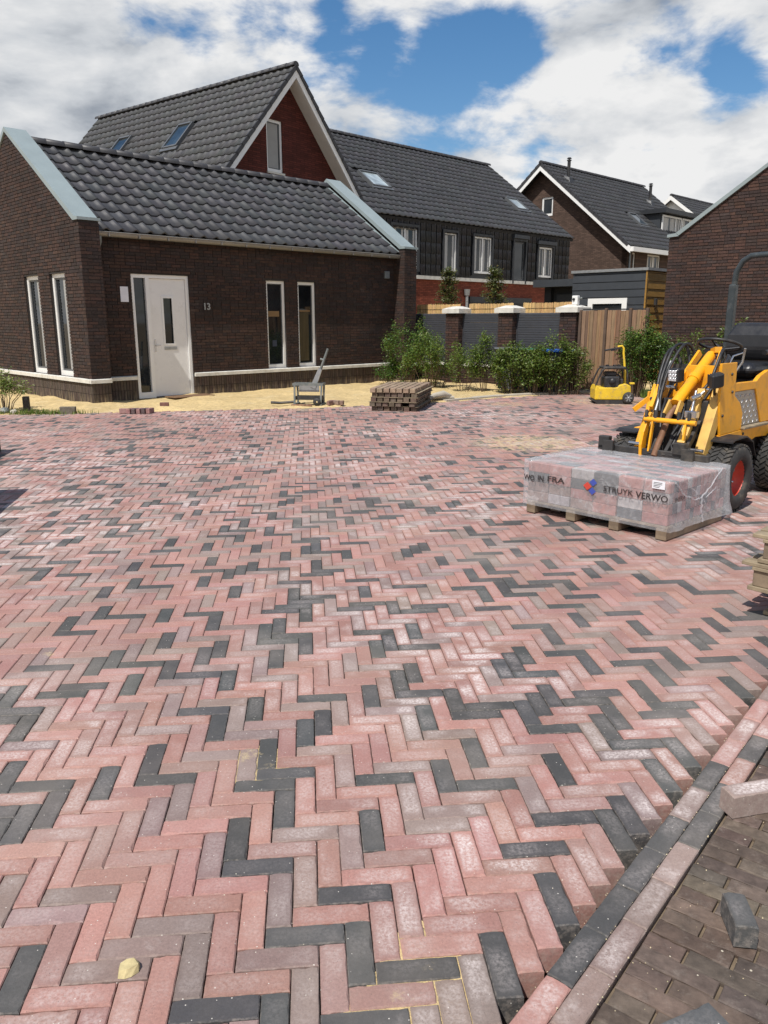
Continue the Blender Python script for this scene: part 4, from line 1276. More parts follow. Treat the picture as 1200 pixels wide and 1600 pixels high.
def roof_planes(roof, X0, X1, EY, RY, EZ, RZ, key=None, keep=0, tone=(.06, .06, .062), segs=5, skip=None):
    sl = Vector((0, RY - EY, RZ - EZ)); L_ = sl.length; sl.normalize(); nr = Vector((0, -sl.z, sl.y))
    nrow = round(L_ / .36); ncol = round((X1 - X0) / .303)
    lay_tiles(roof, 'roof_tile', (X0, EY, EZ), (1, 0, 0), sl, nr, ncol, nrow, (X1 - X0) / ncol, L_ / nrow, skip, keep, segs, tone=tone)
    return sl, nr
def build_brown_house():
    t = thing('brown_house', 'brown brick house with white verge boards, flue pipes and a boxy dormer', 'house', (11.9, 40, 0), azrot(45.5))
    HY, EZ, RZ, LEN = 10.66, 5.16, 9.52, 11.0
    RY = HY / 2
    k = (RZ - EZ) / RY
    g = Wall((0.5, 0, 0), (0, -1, 0), (-1, 0, 0), [(-HY + .3, 0), (-.3, 0), (-.3, EZ), (-RY, RZ - .2), (-HY + .3, EZ)], [(-5.50, -4.80, 6.95, 7.9)])
    f = Wall((0, .3, 0), (1, 0, 0), (0, -1, 0), [(.5, 0), (LEN, 0), (LEN, EZ), (.5, EZ)], [(1.0, 1.3, 3.75, 4.86), (2.55, 3.95, 3.75, 4.86)])
    mb = MB(); g.body(mb, -.3, 0); mb.build('wall', M['brick_brown'], t)
    mb = MB(); f.body(mb, -.3, -.002); mb.build('wall', M['brick_brown'], t)
    window(t, g, -5.50, -4.80, 6.95, 7.9, .09, .05, sill=None); window(t, f, 1.0, 1.3, 3.75, 4.86, .07, .05); window(t, f, 2.55, 3.95, 3.75, 4.86, .08, .05, (3.25,), back=[(0, .3, 'curtain_or_reflection'), (.75, 1, 'curtain_or_reflection')])
    rb = MB()
    for q in (1, -1):
        y = lambda v: v if q == 1 else 2 * RY - v
        rb.prism([(0, y(-.1), EZ - .1), (LEN, y(-.1), EZ - .1), (LEN, y(RY), RZ - .03), (0, y(RY), RZ - .03)], [(0, y(-.1), EZ - .28), (LEN, y(-.1), EZ - .28), (LEN, y(RY), RZ - .2), (0, y(RY), RZ - .2)])
    roof = rb.build('roof', M['felt'], t)
    for q in (1, -1):
        y = lambda v: v if q == 1 else 2 * RY - v
        mb = MB(); mb.prism([(-.04, y(-.12), EZ - .1), (-.04, y(RY), RZ - .05), (-.04, y(RY), RZ - .36), (-.04, y(-.12), EZ - .40)], [(.0, y(-.12), EZ - .1), (.0, y(RY), RZ - .05), (.0, y(RY), RZ - .36), (.0, y(-.12), EZ - .40)]); mb.build('verge_board', M['white'], t)
        mb = MB()
        sl = Vector((0, y(RY) - y(0), RZ - EZ)); L_ = sl.length; sl.normalize(); nr = Vector((0, -sl.z * (1 if q == 1 else -1), abs(sl.y)))
        for i in range(19):
            q0 = Vector((-.06, y(0), EZ)) + sl * (i * L_ / 19); q1 = q0 + sl * (L_ / 19 + .04); a = [q0 + nr * .07, q0 - nr * .09, q1 - nr * .1, q1 + nr * .04]
            mb.prism([tuple(v) for v in a], [tuple(v + Vector((.06, 0, 0))) for v in a])
        mb.build('verge_tile', M['ridge'], roof, 'stuff')
    sk = (3.85, 2.15, .85, 1.05)
    sl, nr = roof_planes(roof, 0.01, LEN, -.12, RY, EZ - .06, RZ, keep=0, tone=(.058, .058, .06), skip=lambda a, s: sk[0] - .08 < a < sk[0] + sk[2] + .08 and sk[1] - .1 < s < sk[1] + sk[3] + .1)
    skylight(roof, Vector((0.01 + sk[0], -.12, EZ - .06)) + sl * sk[1], Vector((1, 0, 0)), sl, nr, sk[2], sk[3])
    ridge_tiles(roof, (-.03, RY, RZ + .02), (LEN, RY, RZ + .02), .12, .36)
    gt = MB(); gt.box((0, -.28, EZ - .32), (LEN, -.12, EZ - .10)); gt.build('gutter', M['white'], t)
    p = MB(); p.tube([(.62, .22, 0), (.62, .22, EZ - .3)], .05, 8); p.build('downpipe', M['pipe'], t)
    for x, y, h in ((1.07, 4.31, .95), (8.95, 3.78, .95)):
        z = EZ + k * y
        p = MB(); p.tube([(x, y, z - .2), (x, y, z + h)], .085, 10); p.tube([(x, y, z + h), (x, y, z + h + .04)], .12, 10); p.tube([(x, y, z + h + .10), (x, y, z + h + .16)], [.13, .08], 10); p.tube([(x, y, z + h), (x, y, z + h + .1)], .05, 8)
        fl = p.build('flue_pipe', M['black'], roof)
        s = MB(); s.prism([(x - .22, y - .25, z - .25 * k + .05), (x + .22, y - .25, z - .25 * k + .05), (x + .22, y + .2, z + .2 * k + .05), (x - .22, y + .2, z + .2 * k + .05)], [(x - .14, y - .15, z + .12), (x + .14, y - .15, z + .12), (x + .14, y + .12, z + .26), (x - .14, y + .12, z + .26)]); s.build('flue_flashing', M['darkpaint'], roof)
    # dormer
    d = MB(); d.box((5.95, 1.5, 6.0), (10.6, 5.0, 7.25)); do = d.build('dormer', M['clad'], t)
    d = MB(); d.box((5.75, 1.1, 7.255), (10.85, 5.0, 7.48)); d.build('dormer_roof', M['darkpaint'], do)
    dw = Wall((0, 1.5, 0), (1, 0, 0), (0, -1, 0), [], [])
    window(t, dw, 6.05, 8.30, 6.10, 7.18, .09, -.10, (7.6,), back=[(0, .45, 'curtain_or_reflection'), (.6, 1, 'curtain_or_reflection')]); window(t, dw, 8.40, 10.2, 6.10, 7.18, .09, -.10, (9.3,), back=[(0, .4, 'curtain_or_reflection')])
build_brown_house()
def build_far_house():
    t = thing('far_house', 'far small house showing only its white peaked gable and roof past the dormer', 'house', (18.95, 55, 0), azrot(45.5))
    HY, EZ, RZ, LEN = 7.0, 6.9, 9.55, 8.0
    mb = MB(); mb.prism([(.3, -HY / 2, 0), (.3, HY / 2, 0), (.3, HY / 2, EZ), (.3, 0, RZ - .15), (.3, -HY / 2, EZ)], [(LEN, -HY / 2, 0), (LEN, HY / 2, 0), (LEN, HY / 2, EZ), (LEN, 0, RZ - .15), (LEN, -HY / 2, EZ)]); mb.build('wall', M['white'], t)
    rb = MB()
    for q in (1, -1): rb.prism([(0, q * (HY / 2 + .3), EZ - .2), (LEN, q * (HY / 2 + .3), EZ - .2), (LEN, 0, RZ), (0, 0, RZ)], [(0, q * (HY / 2 + .3), EZ - .4), (LEN, q * (HY / 2 + .3), EZ - .4), (LEN, 0, RZ - .2), (0, 0, RZ - .2)])
    roof = rb.build('roof', M['felt'], t)
    roof_planes(roof, 0, LEN, -HY / 2 - .3, 0, EZ - .18, RZ + .02, keep=0)
    ridge_tiles(roof, (0, 0, RZ + .02), (LEN, 0, RZ + .02), .12, .36)
    for q in (1, -1):
        mb = MB(); mb.prism([(-.05, q * (HY / 2 + .3), EZ - .2), (-.05, 0, RZ), (-.05, 0, RZ - .25), (-.05, q * (HY / 2 + .3), EZ - .45)], [(-.01, q * (HY / 2 + .3), EZ - .2), (-.01, 0, RZ), (-.01, 0, RZ - .25), (-.01, q * (HY / 2 + .3), EZ - .45)]); mb.build('verge_board', M['white'], t)
build_far_house()

def build_right_house():
    t = thing('brick_gable_house', 'large windowless brown brick gable at the right edge behind the yellow loader', 'house', (6.4, 17.9, 0), azrot(135.5))
    # x runs along the wall to the right, y into the house
    MW = None
    bpy.context.view_layer.update(); MW = t.matrix_world.copy()
    AP, AZ, SHZ = 2.85, 5.27, 3.33
    poly = [(-.20, 0), (6.0, 0), (6.0, SHZ), (5.8, SHZ), (AP, AZ), (0.0, SHZ + .03), (-.20, SHZ)]
    w = Wall((0, 0, 0), (1, 0, 0), (0, -1, 0), poly)
    mb = MB(); w.body(mb, -.36, -.008); wp = mb.build('wall', M['mortar'], t)
    pal = [tuple(c * f for c, f in zip(k, (1.22, 1.17, 1.17))) for k in DARKBR]
    bl = w.bricks(0.0, 5.3)
    lay([(w, bl)], 300, MW, t, pal, [wp])
    e = Wall((-.20, 0, 0), (0, -1, 0), (-1, 0, 0), [(-7, 0), (0, 0), (0, SHZ), (-7, SHZ)])
    mb = MB(); e.body(mb, -.3, -.008); mb.build('wall', M['mortar'], t)
    lay([(e, e.bricks(0, SHZ))], 0, MW, t, pal, [])
    for q in (1, -1):
        xx = lambda v: v if q == 1 else 2 * AP - v
        mb = MB(); pr = [(0.02, SHZ + .035), (AP, AZ + .01), (AP, AZ + .075), (-.05, SHZ + .09)]
        mb.prism([(xx(a), -.05, z) for a, z in pr], [(xx(a), .40, z) for a, z in pr])
        pr = [(-.24, SHZ + .005), (0.018, SHZ + .02), (-.05, SHZ + .088), (-.24, SHZ + .065)]
        mb.prism([(xx(a), -.05, z) for a, z in pr], [(xx(a), .40, z) for a, z in pr]); mb.build('coping', M['zinc'], t)
    rb = MB()
    for q in (1, -1):
        xx = lambda v: v if q == 1 else 2 * AP - v
        rb.prism([(xx(-.1), .36, SHZ - .15), (xx(AP), .36, AZ - .15), (xx(AP), 7, AZ - .15), (xx(-.1), 7, SHZ - .15)], [(xx(-.1), .36, SHZ - .3), (xx(AP), .36, AZ - .3), (xx(AP), 7, AZ - .3), (xx(-.1), 7, SHZ - .3)])
    rb.build('roof', M['felt'], t)
build_right_house()

def build_shed():
    t = thing('shed', 'flat roofed shed clad in dark grey boards with an ochre timber side', 'shed', (6.62, 20.5, 0), azrot(135.5))
    # x along the front (negative = to the left), y backwards
    H = 2.80
    mb = MB(); mb.box((-2.12, .03, 0), (-.03, 2.6, H)); mb.build('wall', M['darkpaint'], t)
    w = Wall((0, 0, 0), (1, 0, 0), (0, -1, 0), [(-2.14, 0), (0, 0), (0, H), (-2.14, H)], [(-1.63, -.49, 0, 2.14)])
    z = .02; n = 0
    while z < H - .02:
        h = min(.19, H - z)
        for a, b in w.cut([(-2.14, -.02)], z, z + h):
            q = MB(); q.prism([(a, .026, z), (b, .026, z), (b, .026, z + h - .004), (a, .026, z + h - .004)], [(a, -.016, z), (b, -.016, z), (b, -.002, z + h - .004), (a, -.002, z + h - .004)]); q.build('board', M['clad'], t)
        q = MB(); q.prism([(-.026, 0.02, z), (-.026, 2.6, z), (-.026, 2.6, z + h - .004), (-.026, 0.02, z + h - .004)], [(.016, .02, z), (.016, 2.6, z), (.002, 2.6, z + h - .004), (.002, .02, z + h - .004)]); q.build('board', M['clad_o'], t)
        z += .195
    q = MB(); q.box((-.018, -.02, 0), (.022, .018, H)); q.build('corner_trim', M['clad_o'], t)
    q = MB(); q.box((-2.18, -.05, H + .002), (.05, 2.65, H + .07)); q.build('roof_edge', M['steel'], t)
    q = MB()
    for a, b, c, d in ((-1.63, -1.49, 0, 2.14), (-.63, -.49, 0, 2.14), (-1.49, -.63, 2.0, 2.14)): q.box((a, -.03, c), (b, .03, d))
    fo = q.build('door_frame', M['white'], t)
    q = MB(); q.box((-1.49, .0, 0), (-.63, .02, 2.0)); q.build('door', M['glass'], fo)
    q = MB(); q.cbox((.017, .42, 1.95), (.08, .52, 2.12), .01); q.build('wall_lamp', M['darksteel'], t)
build_shed()
def build_garage():
    t = thing('garage', 'low dark grey flat roofed garage left of the shed', 'garage', (4.81, 26, 0), azrot(135.5))
    mb = MB(); mb.box((.2, .3, 0), (.45, 3, 2.6)); mb.box((.45, .45, 0), (4.4, 3, 2.6)); mb.build('wall', M['darkpaint'], t)
    mb = MB(); mb.box((-.05, 0, 2.603), (4.6, 3.2, 2.82)); mb.build('roof', M['clad'], t)
    for i in range(8):
        mb = MB(); mb.box((.6, .40, .03 + i * .295), (4.0, .447, .03 + i * .295 + .285)); mb.build('door_panel', M['clad'], t)
build_garage()

# ------------------------------------------------------------------ garden wall, gate and planting
FENCE_O, FENCE_R = (4.327, 17.916, 0), azrot(135.5)
FX = Vector((cos(FENCE_R), sin(FENCE_R), 0)); FY = Vector((-sin(FENCE_R), cos(FENCE_R), 0))
def fpos(x, y, z=0): return tuple(Vector(FENCE_O) + FX * x + FY * y + Vector((0, 0, z)))
PILL = [-3.90, -2.22, -0.48]
PW = .42
def pillar(i, x):
    lab = ('dark brick garden pillar with white cap nearest the low house', 'dark brick garden pillar with white cap in the middle of the fence', 'dark brick garden pillar beside the wooden gate with white box on its cap')[i]
    t = thing('brick_pillar', lab, 'pillar', fpos(x, 0), FENCE_R, 'brick pillars of the garden fence')
    bpy.context.view_layer.update()
    ws = [Wall((0, 0, 0), (1, 0, 0), (0, -1, 0), [(0, 0), (PW, 0), (PW, 1.75), (0, 1.75)]), Wall((PW, 0, 0), (0, 1, 0), (1, 0, 0), [(0, 0), (PW, 0), (PW, 1.75), (0, 1.75)]),
          Wall((0, PW, 0), (0, -1, 0), (-1, 0, 0), [(0, 0), (PW, 0), (PW, 1.75), (0, 1.75)])]
    mb = MB(); mb.box((.008, .008, 0), (PW - .008, PW - .008, 1.75)); wp = mb.build('core', M['mortar'], t)
    pal = [tuple(c * f for c, f in zip(k, (1.25, 1.2, 1.2))) for k in DARKBR]
    lay([(w, w.bricks(0, 1.75)) for w in ws], 0, t.matrix_world.copy(), t, pal, [wp] * 3)
    mb = MB(); a, b = -.075, PW + .075
    mb.prism([(a, a, 1.752), (b, a, 1.752), (b, b, 1.752), (a, b, 1.752)], [(a, a, 1.86), (b, a, 1.86), (b, b, 1.86), (a, b, 1.86)])
    mb.prism([(a + .012, a + .012, 1.861), (b - .012, a + .012, 1.861), (b - .012, b - .012, 1.861), (a + .012, b - .012, 1.861)], [(.12, .12, 1.925), (PW - .12, .12, 1.925), (PW - .12, PW - .12, 1.925), (.12, PW - .12, 1.925)])
    mb.build('cap', M['stone'], t)
for i, x in enumerate(PILL): pillar(i, x)
SP = [(-5.25, PILL[0]), (PILL[0] + PW, PILL[1]), (PILL[1] + PW, PILL[2])]
def fence_bays():
    labs = ['dark slatted fence panel between the low house and the first brick pillar', 'dark slatted fence panel between the first and middle brick pillars', 'dark slatted fence panel between the middle pillar and the gate pillar']
    for i, (a, b) in enumerate(SP):
        t = thing('slat_fence', labs[i], 'fence', fpos(a + .004, .15), FENCE_R, 'slatted fence panels')
        L_ = b - a - .008
        bpy.context.view_layer.update()
        w = Wall((0, 0, 0), (1, 0, 0), (0, -1, 0), [(0, 0), (L_, 0), (L_, .44), (0, .44)])
        mb = MB(); mb.box((0, .008, 0), (L_, .12, .44)); wp = mb.build('low_wall', M['mortar'], t)
        lay([(w, w.bricks(0, .44))], 0, t.matrix_world.copy(), t, DARKBR, [wp])
        mb = MB(); mb.box((0, -.04, .442), (L_, .16, .505)); mb.build('ledge_stone', M['stone'], t)
        me = None
        for k in range(22):
            z = .525 + k * .0555
            if me is None:
                mb = MB(); mb.prism([(0.03, .0, 0), (0.03, .024, .014), (0.03, .024, .058), (0.03, 0, .044)], [(L_ - .03, .0, 0), (L_ - .03, .024, .014), (L_ - .03, .024, .058), (L_ - .03, 0, .044)])
                o = mb.build('slat', M['slat'], t); o.location = (0, 0.03, z); me = o.data
            else: share('slat', me, t, Matrix.Translation((0, .03, z + U(-.002, .002))))
        for x in (0.0, L_ - .03):
            mb = MB(); mb.box((x, .02, .507), (x + .028, .07, 1.745)); mb.build('post', M['slat'], t)
        # reed screen fixed behind, taller than the slats
        r = thing('reed_screen', ('yellow reed screen rising above the slats next to the low house', 'yellow reed screen above the slats between first and middle pillars', 'yellow reed screen above the slats left of the gate pillar')[i], 'screen', fpos(a, .42), FENCE_R, 'reed screens behind the fence')
        x = 0.0 if i else -.06
        n = 0
        while x < L_ + .1:
            top = 1.985 + .006 * sin(x * 5 + i)
            mb = MB(); e = min(L_ + .14, x + .17)
            q = x
            base = jit((0.58, 0.385, 0.17), .12)
            while q < e - .012:
                rr = U(.008, .012)
                mb.tube([(q + rr, U(-.004, .004), 1.05), (q + rr, U(-.004, .004), 1.5), (q + rr + U(-.004, .004), U(-.004, .004), top + U(-.010, .008))], rr, 5, jit(base, .16)); q += rr * 2 - .001
            o = mb.build('reed', M['reed_t'], r, 'stuff')
            x = e + .004; n += 1
        mb = MB()
        for z in (1.30, 1.86): mb.tube([(-.02, -.016, z), (L_ + .1, -.016, z)], .004, 5)
        mb.build('binding_wire', M['darksteel'], r)
M['reed_t'] = plain('reed_stalk', (1, 1, 1), 0.7, 0, 0.2, 12, 0.2, kind='tone', stretch=(8, 8, 0.6))
fence_bays()
b = thing('junction_box', 'small white box with a dark round lens standing on the gate pillar cap', 'box', fpos(PILL[2] + .30, .14, 1.915), FENCE_R)
mb = MB(); mb.cbox((-.07, -.05, 0), (.07, .06, .2), .012); mb.build('case', M['white'], b)
mb = MB(); mb.lathe([(0, -.075), (.028, -.075), (.03, -.05)], 12, (-.015, 0, .12), 'y'); mb.build('lens', M['black'], b)
mb = MB(); mb.tube([(.07, 0, .13), (.12, 0, .14)], .012, 8); mb.lathe([(0.001, -.03), (.02, -.022), (.03, 0), (.02, .022), (.001, .03)], 10, (.14, 0, .14), 'x'); mb.build('sensor', M['greypaint'], b)

def plank_gate():
    t = thing('plank_fence', 'brown upright plank fence and gate between the gate pillar and the right bush', 'fence', fpos(0, 0.05), FENCE_R)
    P4 = [.03, .66, 1.24, 1.62]
    for x in P4:
        mb = MB(); mb.cbox((x - .03, -.035, 0), (x + .03, .035, 1.83 if x != P4[0] else 1.80), .006); mb.build('post', M['post'], t)
    for a, b in zip(P4, P4[1:]):
        n = max(3, round((b - a - .06) / .095)); w = (b - a - .064) / n
        for k in range(n):
            x = a + .032 + k * w
            mb = MB(); dz = U(-.008, .008); y = U(-.006, .006)
            mb.cbox((x + .003, y, .07), (x + w - .003, y + .02, 1.79 + dz), .003)
            o = mb.build('plank', M['fence'], t); o.color = jit((0.205, 0.125, 0.072), .28) + (1,)
            if k % 3 == 1:
                mb = MB(); mb.cbox((x + w - .016, y - .016, .08), (x + w + .012, y - .001, 1.78), .003); o = mb.build('batten', M['fence'], t); o.color = jit((0.26, 0.15, 0.08), .2) + (1,)
        mb = MB(); mb.box((a + .03, .03, 1.795), (b - .03, .06, 1.822)); mb.build('top_rail', M['darkpaint'], t)
        for z in (.3, 1.5):
            mb = MB(); mb.box((a + .03, .03, z), (b - .03, .06, z + .09)); mb.build('rail', M['post'], t)
plank_gate()

def wheelie_bin(pos, lid, lab):
    t = thing('wheelie_bin', lab, 'bin', pos, FENCE_R, 'bins behind the shrubs')
    mb = MB(); q = lambda a, z: [(-a, -a * 1.1, z), (a, -a * 1.1, z), (a, a * 1.1, z), (-a, a * 1.1, z)]
    mb.prism(q(.19, .06), q(.25, .93)); mb.build('body', M['bin_k'], t)
    mb = MB(); mb.cbox((-.28, -.33, .932), (.28, .30, 1.0), .03); mb.tube([(-.2, .34, .97), (.2, .34, .97)], .02, 8); mb.build('lid', M[lid], t)
    for s in (-1, 1):
        mb = MB(); mb.lathe([(0.001, -.025), (.09, -.025), (.1, 0), (.09, .025), (.001, .025)], 14, (s * .2, .22, .1), 'x'); mb.build('wheel', M['rubber'], t)
wheelie_bin((2.95, 18.50, -.03), 'bin_k', 'wheelie bin with a grey lid, leftmost behind the shrubs')
wheelie_bin((3.45, 18.02, -.03), 'bin_g', 'wheelie bin with a green lid behind the shrubs')
wheelie_bin((3.86, 17.72, -.05), 'bin_b', 'wheelie bin with a blue lid behind the shrubs')

def leafy(name, lab, cat, pos, r, h, stems, leaves, ll, tones, group=None, low=.25, spread=1.0, shape=1.0, flowers=None, droop=.3, stemr=.008, top_only=0.0):
    t = thing(name, lab, cat, pos, U(0, 6.28), group)
    sm, lm = MB(), MB()
    tips = []
    for k in range(stems):
        a = U(0, 2 * pi); rr = r * sqrt(R()) * spread
        hh = h * (1 - .45 * (rr / r) ** 1.6 * shape) * U(.78, 1.0)
        p0 = Vector((cos(a) * rr * .35, sin(a) * rr * .35, 0)); p3 = Vector((cos(a) * rr, sin(a) * rr, hh))
        p1 = p0.lerp(p3, .35) + Vector((U(-.05, .05), U(-.05, .05), hh * .08)) * r * 2; p2 = p0.lerp(p3, .7) + Vector((U(-.06, .06), U(-.06, .06), hh * .04)) * r * 2
        pts = [p0, p1, p2, p3]
        sm.tube(pts, [stemr, stemr * .8, stemr * .55, stemr * .25], 5)
        def at(s):
            s *= 3; i = min(2, int(s)); return pts[i].lerp(pts[i + 1], s - i)
        # side twigs
        for j in range(5):
            s = low + (1 - low) * R() ** .8
            b = at(min(.99, s)); d = Vector((U(-1, 1), U(-1, 1), U(-.1, .8))).normalized() * r * U(.12, .42)
            tips.append((b, b + d)); sm.tube([b, b + d * .6, b + d], [stemr * .35, stemr * .25, stemr * .12], 4)
        tips.append((at(max(low, .55)), p3)); tips.append((at(.8), p3))
    for n in range(int(leaves * 1.9)):
        a, b = random.choice(tips); s = R() ** .7
        p = a.lerp(b, s) + Vector((random.gauss(0, 1), random.gauss(0, 1), random.gauss(0, 1))) * ll * .95
        if p.z < top_only * h or p.z < .02: continue
        o = Vector((p.x, p.y, 0)); o = o.normalized() if o.length > .01 else Vector((1, 0, 0))
        d = (o * U(.2, 1) + Vector((U(-1, 1), U(-1, 1), U(-.6, .6) - droop * .3))).normalized()
        side = d.cross(Vector((U(-.5, .5), U(-.5, .5), 1))).normalized(); nn = side.cross(d)
        L_ = ll * U(.6, 1.3); W_ = L_ * U(.42, .62)
        tn = jit(random.choice(tones), .25)
        q = [p, p + d * L_ * .45 + side * W_ * .5 + nn * L_ * .10, p + d * L_ - nn * L_ * .1, p + d * L_ * .45 - side * W_ * .5 + nn * L_ * .10]
        lm.add([tuple(v) for v in q], [(0, 1, 2), (0, 2, 3)], tn)
    sm.build('stem', M['stem'], t, 'stuff', recalc=False)
    lm.build('foliage', M['leaf'], t, 'stuff', recalc=False)
    if flowers:
        fm = MB()
        for n in range(flowers):
            a, b = random.choice(tips[-2::-7] or tips); p = b + Vector((U(-1, 1), U(-1, 1), U(0, 1))) * .04
            if p.z < h * .5: continue
            for k in range(6):
                an = k * 1.047; d = Vector((cos(an), sin(an), .5)).normalized() * U(.02, .035); e = Vector((-sin(an), cos(an), 0)) * .011
                fm.add([tuple(p), tuple(p + d * .6 + e), tuple(p + d), tuple(p + d * .6 - e)], [(0, 1, 2, 3)], (.7, .7, .62))
        if fm.f: fm.build('blossom', M['leaf'], t, 'stuff', recalc=False)
    return t
G1 = [(0.10, 0.165, 0.026), (0.13, 0.19, 0.034), (0.07, 0.125, 0.02), (0.16, 0.205, 0.04)]
G2 = [(0.065, 0.14, 0.03), (0.085, 0.165, 0.036), (0.05, 0.11, 0.024)]
G3 = [(0.11, 0.15, 0.03), (0.14, 0.17, 0.04), (0.08, 0.12, 0.025)]
GS = 'shrubs planted in front of the garden fence'
leafy('shrub', 'tall dense green shrub at the corner of the low house', 'shrub', (.62, 19.55, 0), .68, 1.78, 26, 3000, .055, G1 + G2, GS, low=.12, stemr=.008)
leafy('shrub', 'broad green shrub before the first brick pillar, just behind the stacked pavers', 'shrub', (1.15, 18.6, 0), .66, 1.40, 24, 2700, .055, G1, GS, low=.1)
leafy('shrub', 'small bright green shrub low against the end of the house front', 'shrub', (.10, 19.6, 0), .34, .72, 12, 800, .05, G2, GS, low=.1)
leafy('shrub', 'thin leggy shrub in front of the middle slatted panel, ledge showing through', 'shrub', (1.78, 17.9, 0), .40, 1.42, 9, 900, .05, G1, GS, low=.25, stemr=.006)
leafy('shrub', 'thin shrub with bare lower stems left of the grey lidded bin', 'shrub', (2.28, 17.75, 0), .42, 1.40, 11, 1200, .055, G1, GS, low=.25, stemr=.006)
leafy('shrub', 'leafy shrub hiding the grey lidded bin', 'shrub', (2.80, 17.55, 0), .52, 1.22, 18, 2000, .062, G1 + G3, GS, low=.15)
leafy('shrub', 'leafy shrub in front of the green lidded bin', 'shrub', (3.30, 17.30, 0), .54, 1.24, 20, 2300, .062, G1 + G3, GS, low=.15)
leafy('shrub', 'taller shrub with long upright shoots before the blue lidded bin', 'shrub', (3.74, 17.30, 0), .48, 1.48, 16, 1700, .06, G1 + G3, GS, low=.15)
leafy('shrub', 'brownish green shrub leaning against the foot of the gate pillar', 'shrub', (4.14, 17.26, 0), .38, 1.12, 12, 1100, .055, G3, GS, low=.15)
leafy('shrub', 'dense rounded green bush standing before the plank fence', 'shrub', (5.36, 16.75, 0), .46, 1.66, 26, 2900, .055, G2 + G1, 'bushes by the right brick gable', low=.2, shape=.5)
leafy('shrub', 'darker bush against the left end of the right brick gable', 'shrub', (5.86, 16.75, 0), .46, 1.40, 20, 2000, .055, G2, 'bushes by the right brick gable', low=.15, shape=.6)
leafy('shrub', 'loose pale green shrub seen left of the steering wheel against brick', 'shrub', (6.15, 15.9, 0), .34, 1.50, 7, 420, .07, G3, 'bushes by the right brick gable', low=.35)
leafy('shrub', 'loose pale green shrub seen behind the roll bar post against brick', 'shrub', (6.78, 15.7, 0), .46, 1.66, 11, 700, .07, G3, 'bushes by the right brick gable', low=.35)
leafy('flowering_shrub', 'leggy plant with pale blossoms at the left edge of the sand', 'shrub', (-6.72, 13.85, 0), .40, .80, 15, 800, .055, [(0.16, .2, .05), (.22, .26, .08), (.1, .15, .035)], low=.45, flowers=60, top_only=.38, stemr=.009)

def small_tree(pos, h, r, lab, tones):
    t = thing('young_tree', lab, 'tree', pos, U(0, 6), 'young trees behind the fence')
    tr = MB(); tr.tube([(0, 0, 0), (.02, .01, h * .4), (-.01, .02, h * .75), (0, 0, h)], [.045, .035, .022, .006], 7)
    lm = MB(); bm_ = MB()
    for n in range(46):
        z = h * (.35 + .64 * (n / 46)); a = n * 2.4 + U(-.4, .4); ln = 1.1 * r * (1.08 - (z / h - .35) / .75) * U(.6, 1.1)
        p0 = Vector((0, 0, z)); p1 = Vector((cos(a) * ln, sin(a) * ln, z + ln * U(.1, .55)))
        bm_.tube([p0, p0.lerp(p1, .6) + Vector((0, 0, -.02)), p1], [.010, .006, .003], 4)
        for k in range(95):
            s = U(.2, 1.05); p = p0.lerp(p1, s) + Vector((random.gauss(0, .05), random.gauss(0, .05), random.gauss(0, .05)))
            d = Vector((U(-1, 1), U(-1, 1), U(-.5, .6))).normalized(); sd = d.cross(Vector((U(-.4, .4), U(-.4, .4), 1))).normalized(); L_ = U(.06, .12)
            lm.add([tuple(p), tuple(p + d * L_ * .5 + sd * L_ * .2), tuple(p + d * L_), tuple(p + d * L_ * .5 - sd * L_ * .2)], [(0, 1, 2, 3)], jit(random.choice(tones), .25))
    tr.build('trunk', M['stem'], t); bm_.build('branch', M['stem'], t, 'stuff', recalc=False); lm.build('crown', M['leaf'], t, 'stuff', recalc=False)
GT = [(.10, .125, .05), (.13, .15, .06), (.08, .10, .04), (.18, .15, .06)]
small_tree((1.98, 25.0, 0), 3.12, .62, 'young olive green tree behind the reed screen, left of the rain pipe', GT)
small_tree((3.30, 24.2, 0), 3.08, .58, 'young olive green tree behind the fence, right of the rain pipe', GT)
M['grass'] = leaf_mat('grass_blade', .2)
def grass(n, fn, h):
    mb = MB()
    for _ in range(n):
        x, y = fn(); a = U(0, 6.28); hh = h * U(.4, 1.1); l = U(-.5, .5) * hh
        mb.add([(x - .006 * cos(a), y - .006 * sin(a), 0), (x + .006 * cos(a), y + .006 * sin(a), 0), (x + l * sin(a), y - l * cos(a), hh)], [(0, 1, 2)], jit(random.choice(G1), .3))
    o = mb.build('grass', M['grass'], None, 'stuff', recalc=False)
grass(900, lambda: (-6.1 + random.gauss(0, .45), 13.62 + random.gauss(0, .10)), .09)
grass(1500, lambda: (U(5.4, 6.6), 16.4 + random.gauss(0, .12)), .22)

# ------------------------------------------------------------------ bricks, pallets and tools on the square
def shared_box(name, L_, W_, H_, mat, c=.004):
    mb = MB(); mb.cbox((-L_ / 2, -W_ / 2, 0), (L_ / 2, W_ / 2, H_), c)
    me = mb.build(name, None).data
    for o in list(bpy.data.objects):
        if o.data == me: bpy.data.objects.remove(o)
    me.materials.append(mat)
    return me
M['block'] = wallbrick_mat('loose_paver', 'obj')
def pallet_parts(t, L_, D_, seedm='pallet', bearers=4):
    for k in range(bearers):
        x = k * (L_ - .085) / (bearers - 1)
        mb = MB(); mb.cbox((x, .0, 0), (x + .085, D_, .085), .004); mb.build('bearer', M[seedm], t)
    n = 7; w = .1
    for k in range(n):
        y = k * (D_ - w) / (n - 1)
        mb = MB(); mb.cbox((-.005, y + .002, .0865), (L_ + .005, y + w - .002, .108), .003); mb.build('deck_board', M[seedm], t)
PK = ((1.205, 6.43, 0), azrot(137))
PL, PD = 1.26, .92
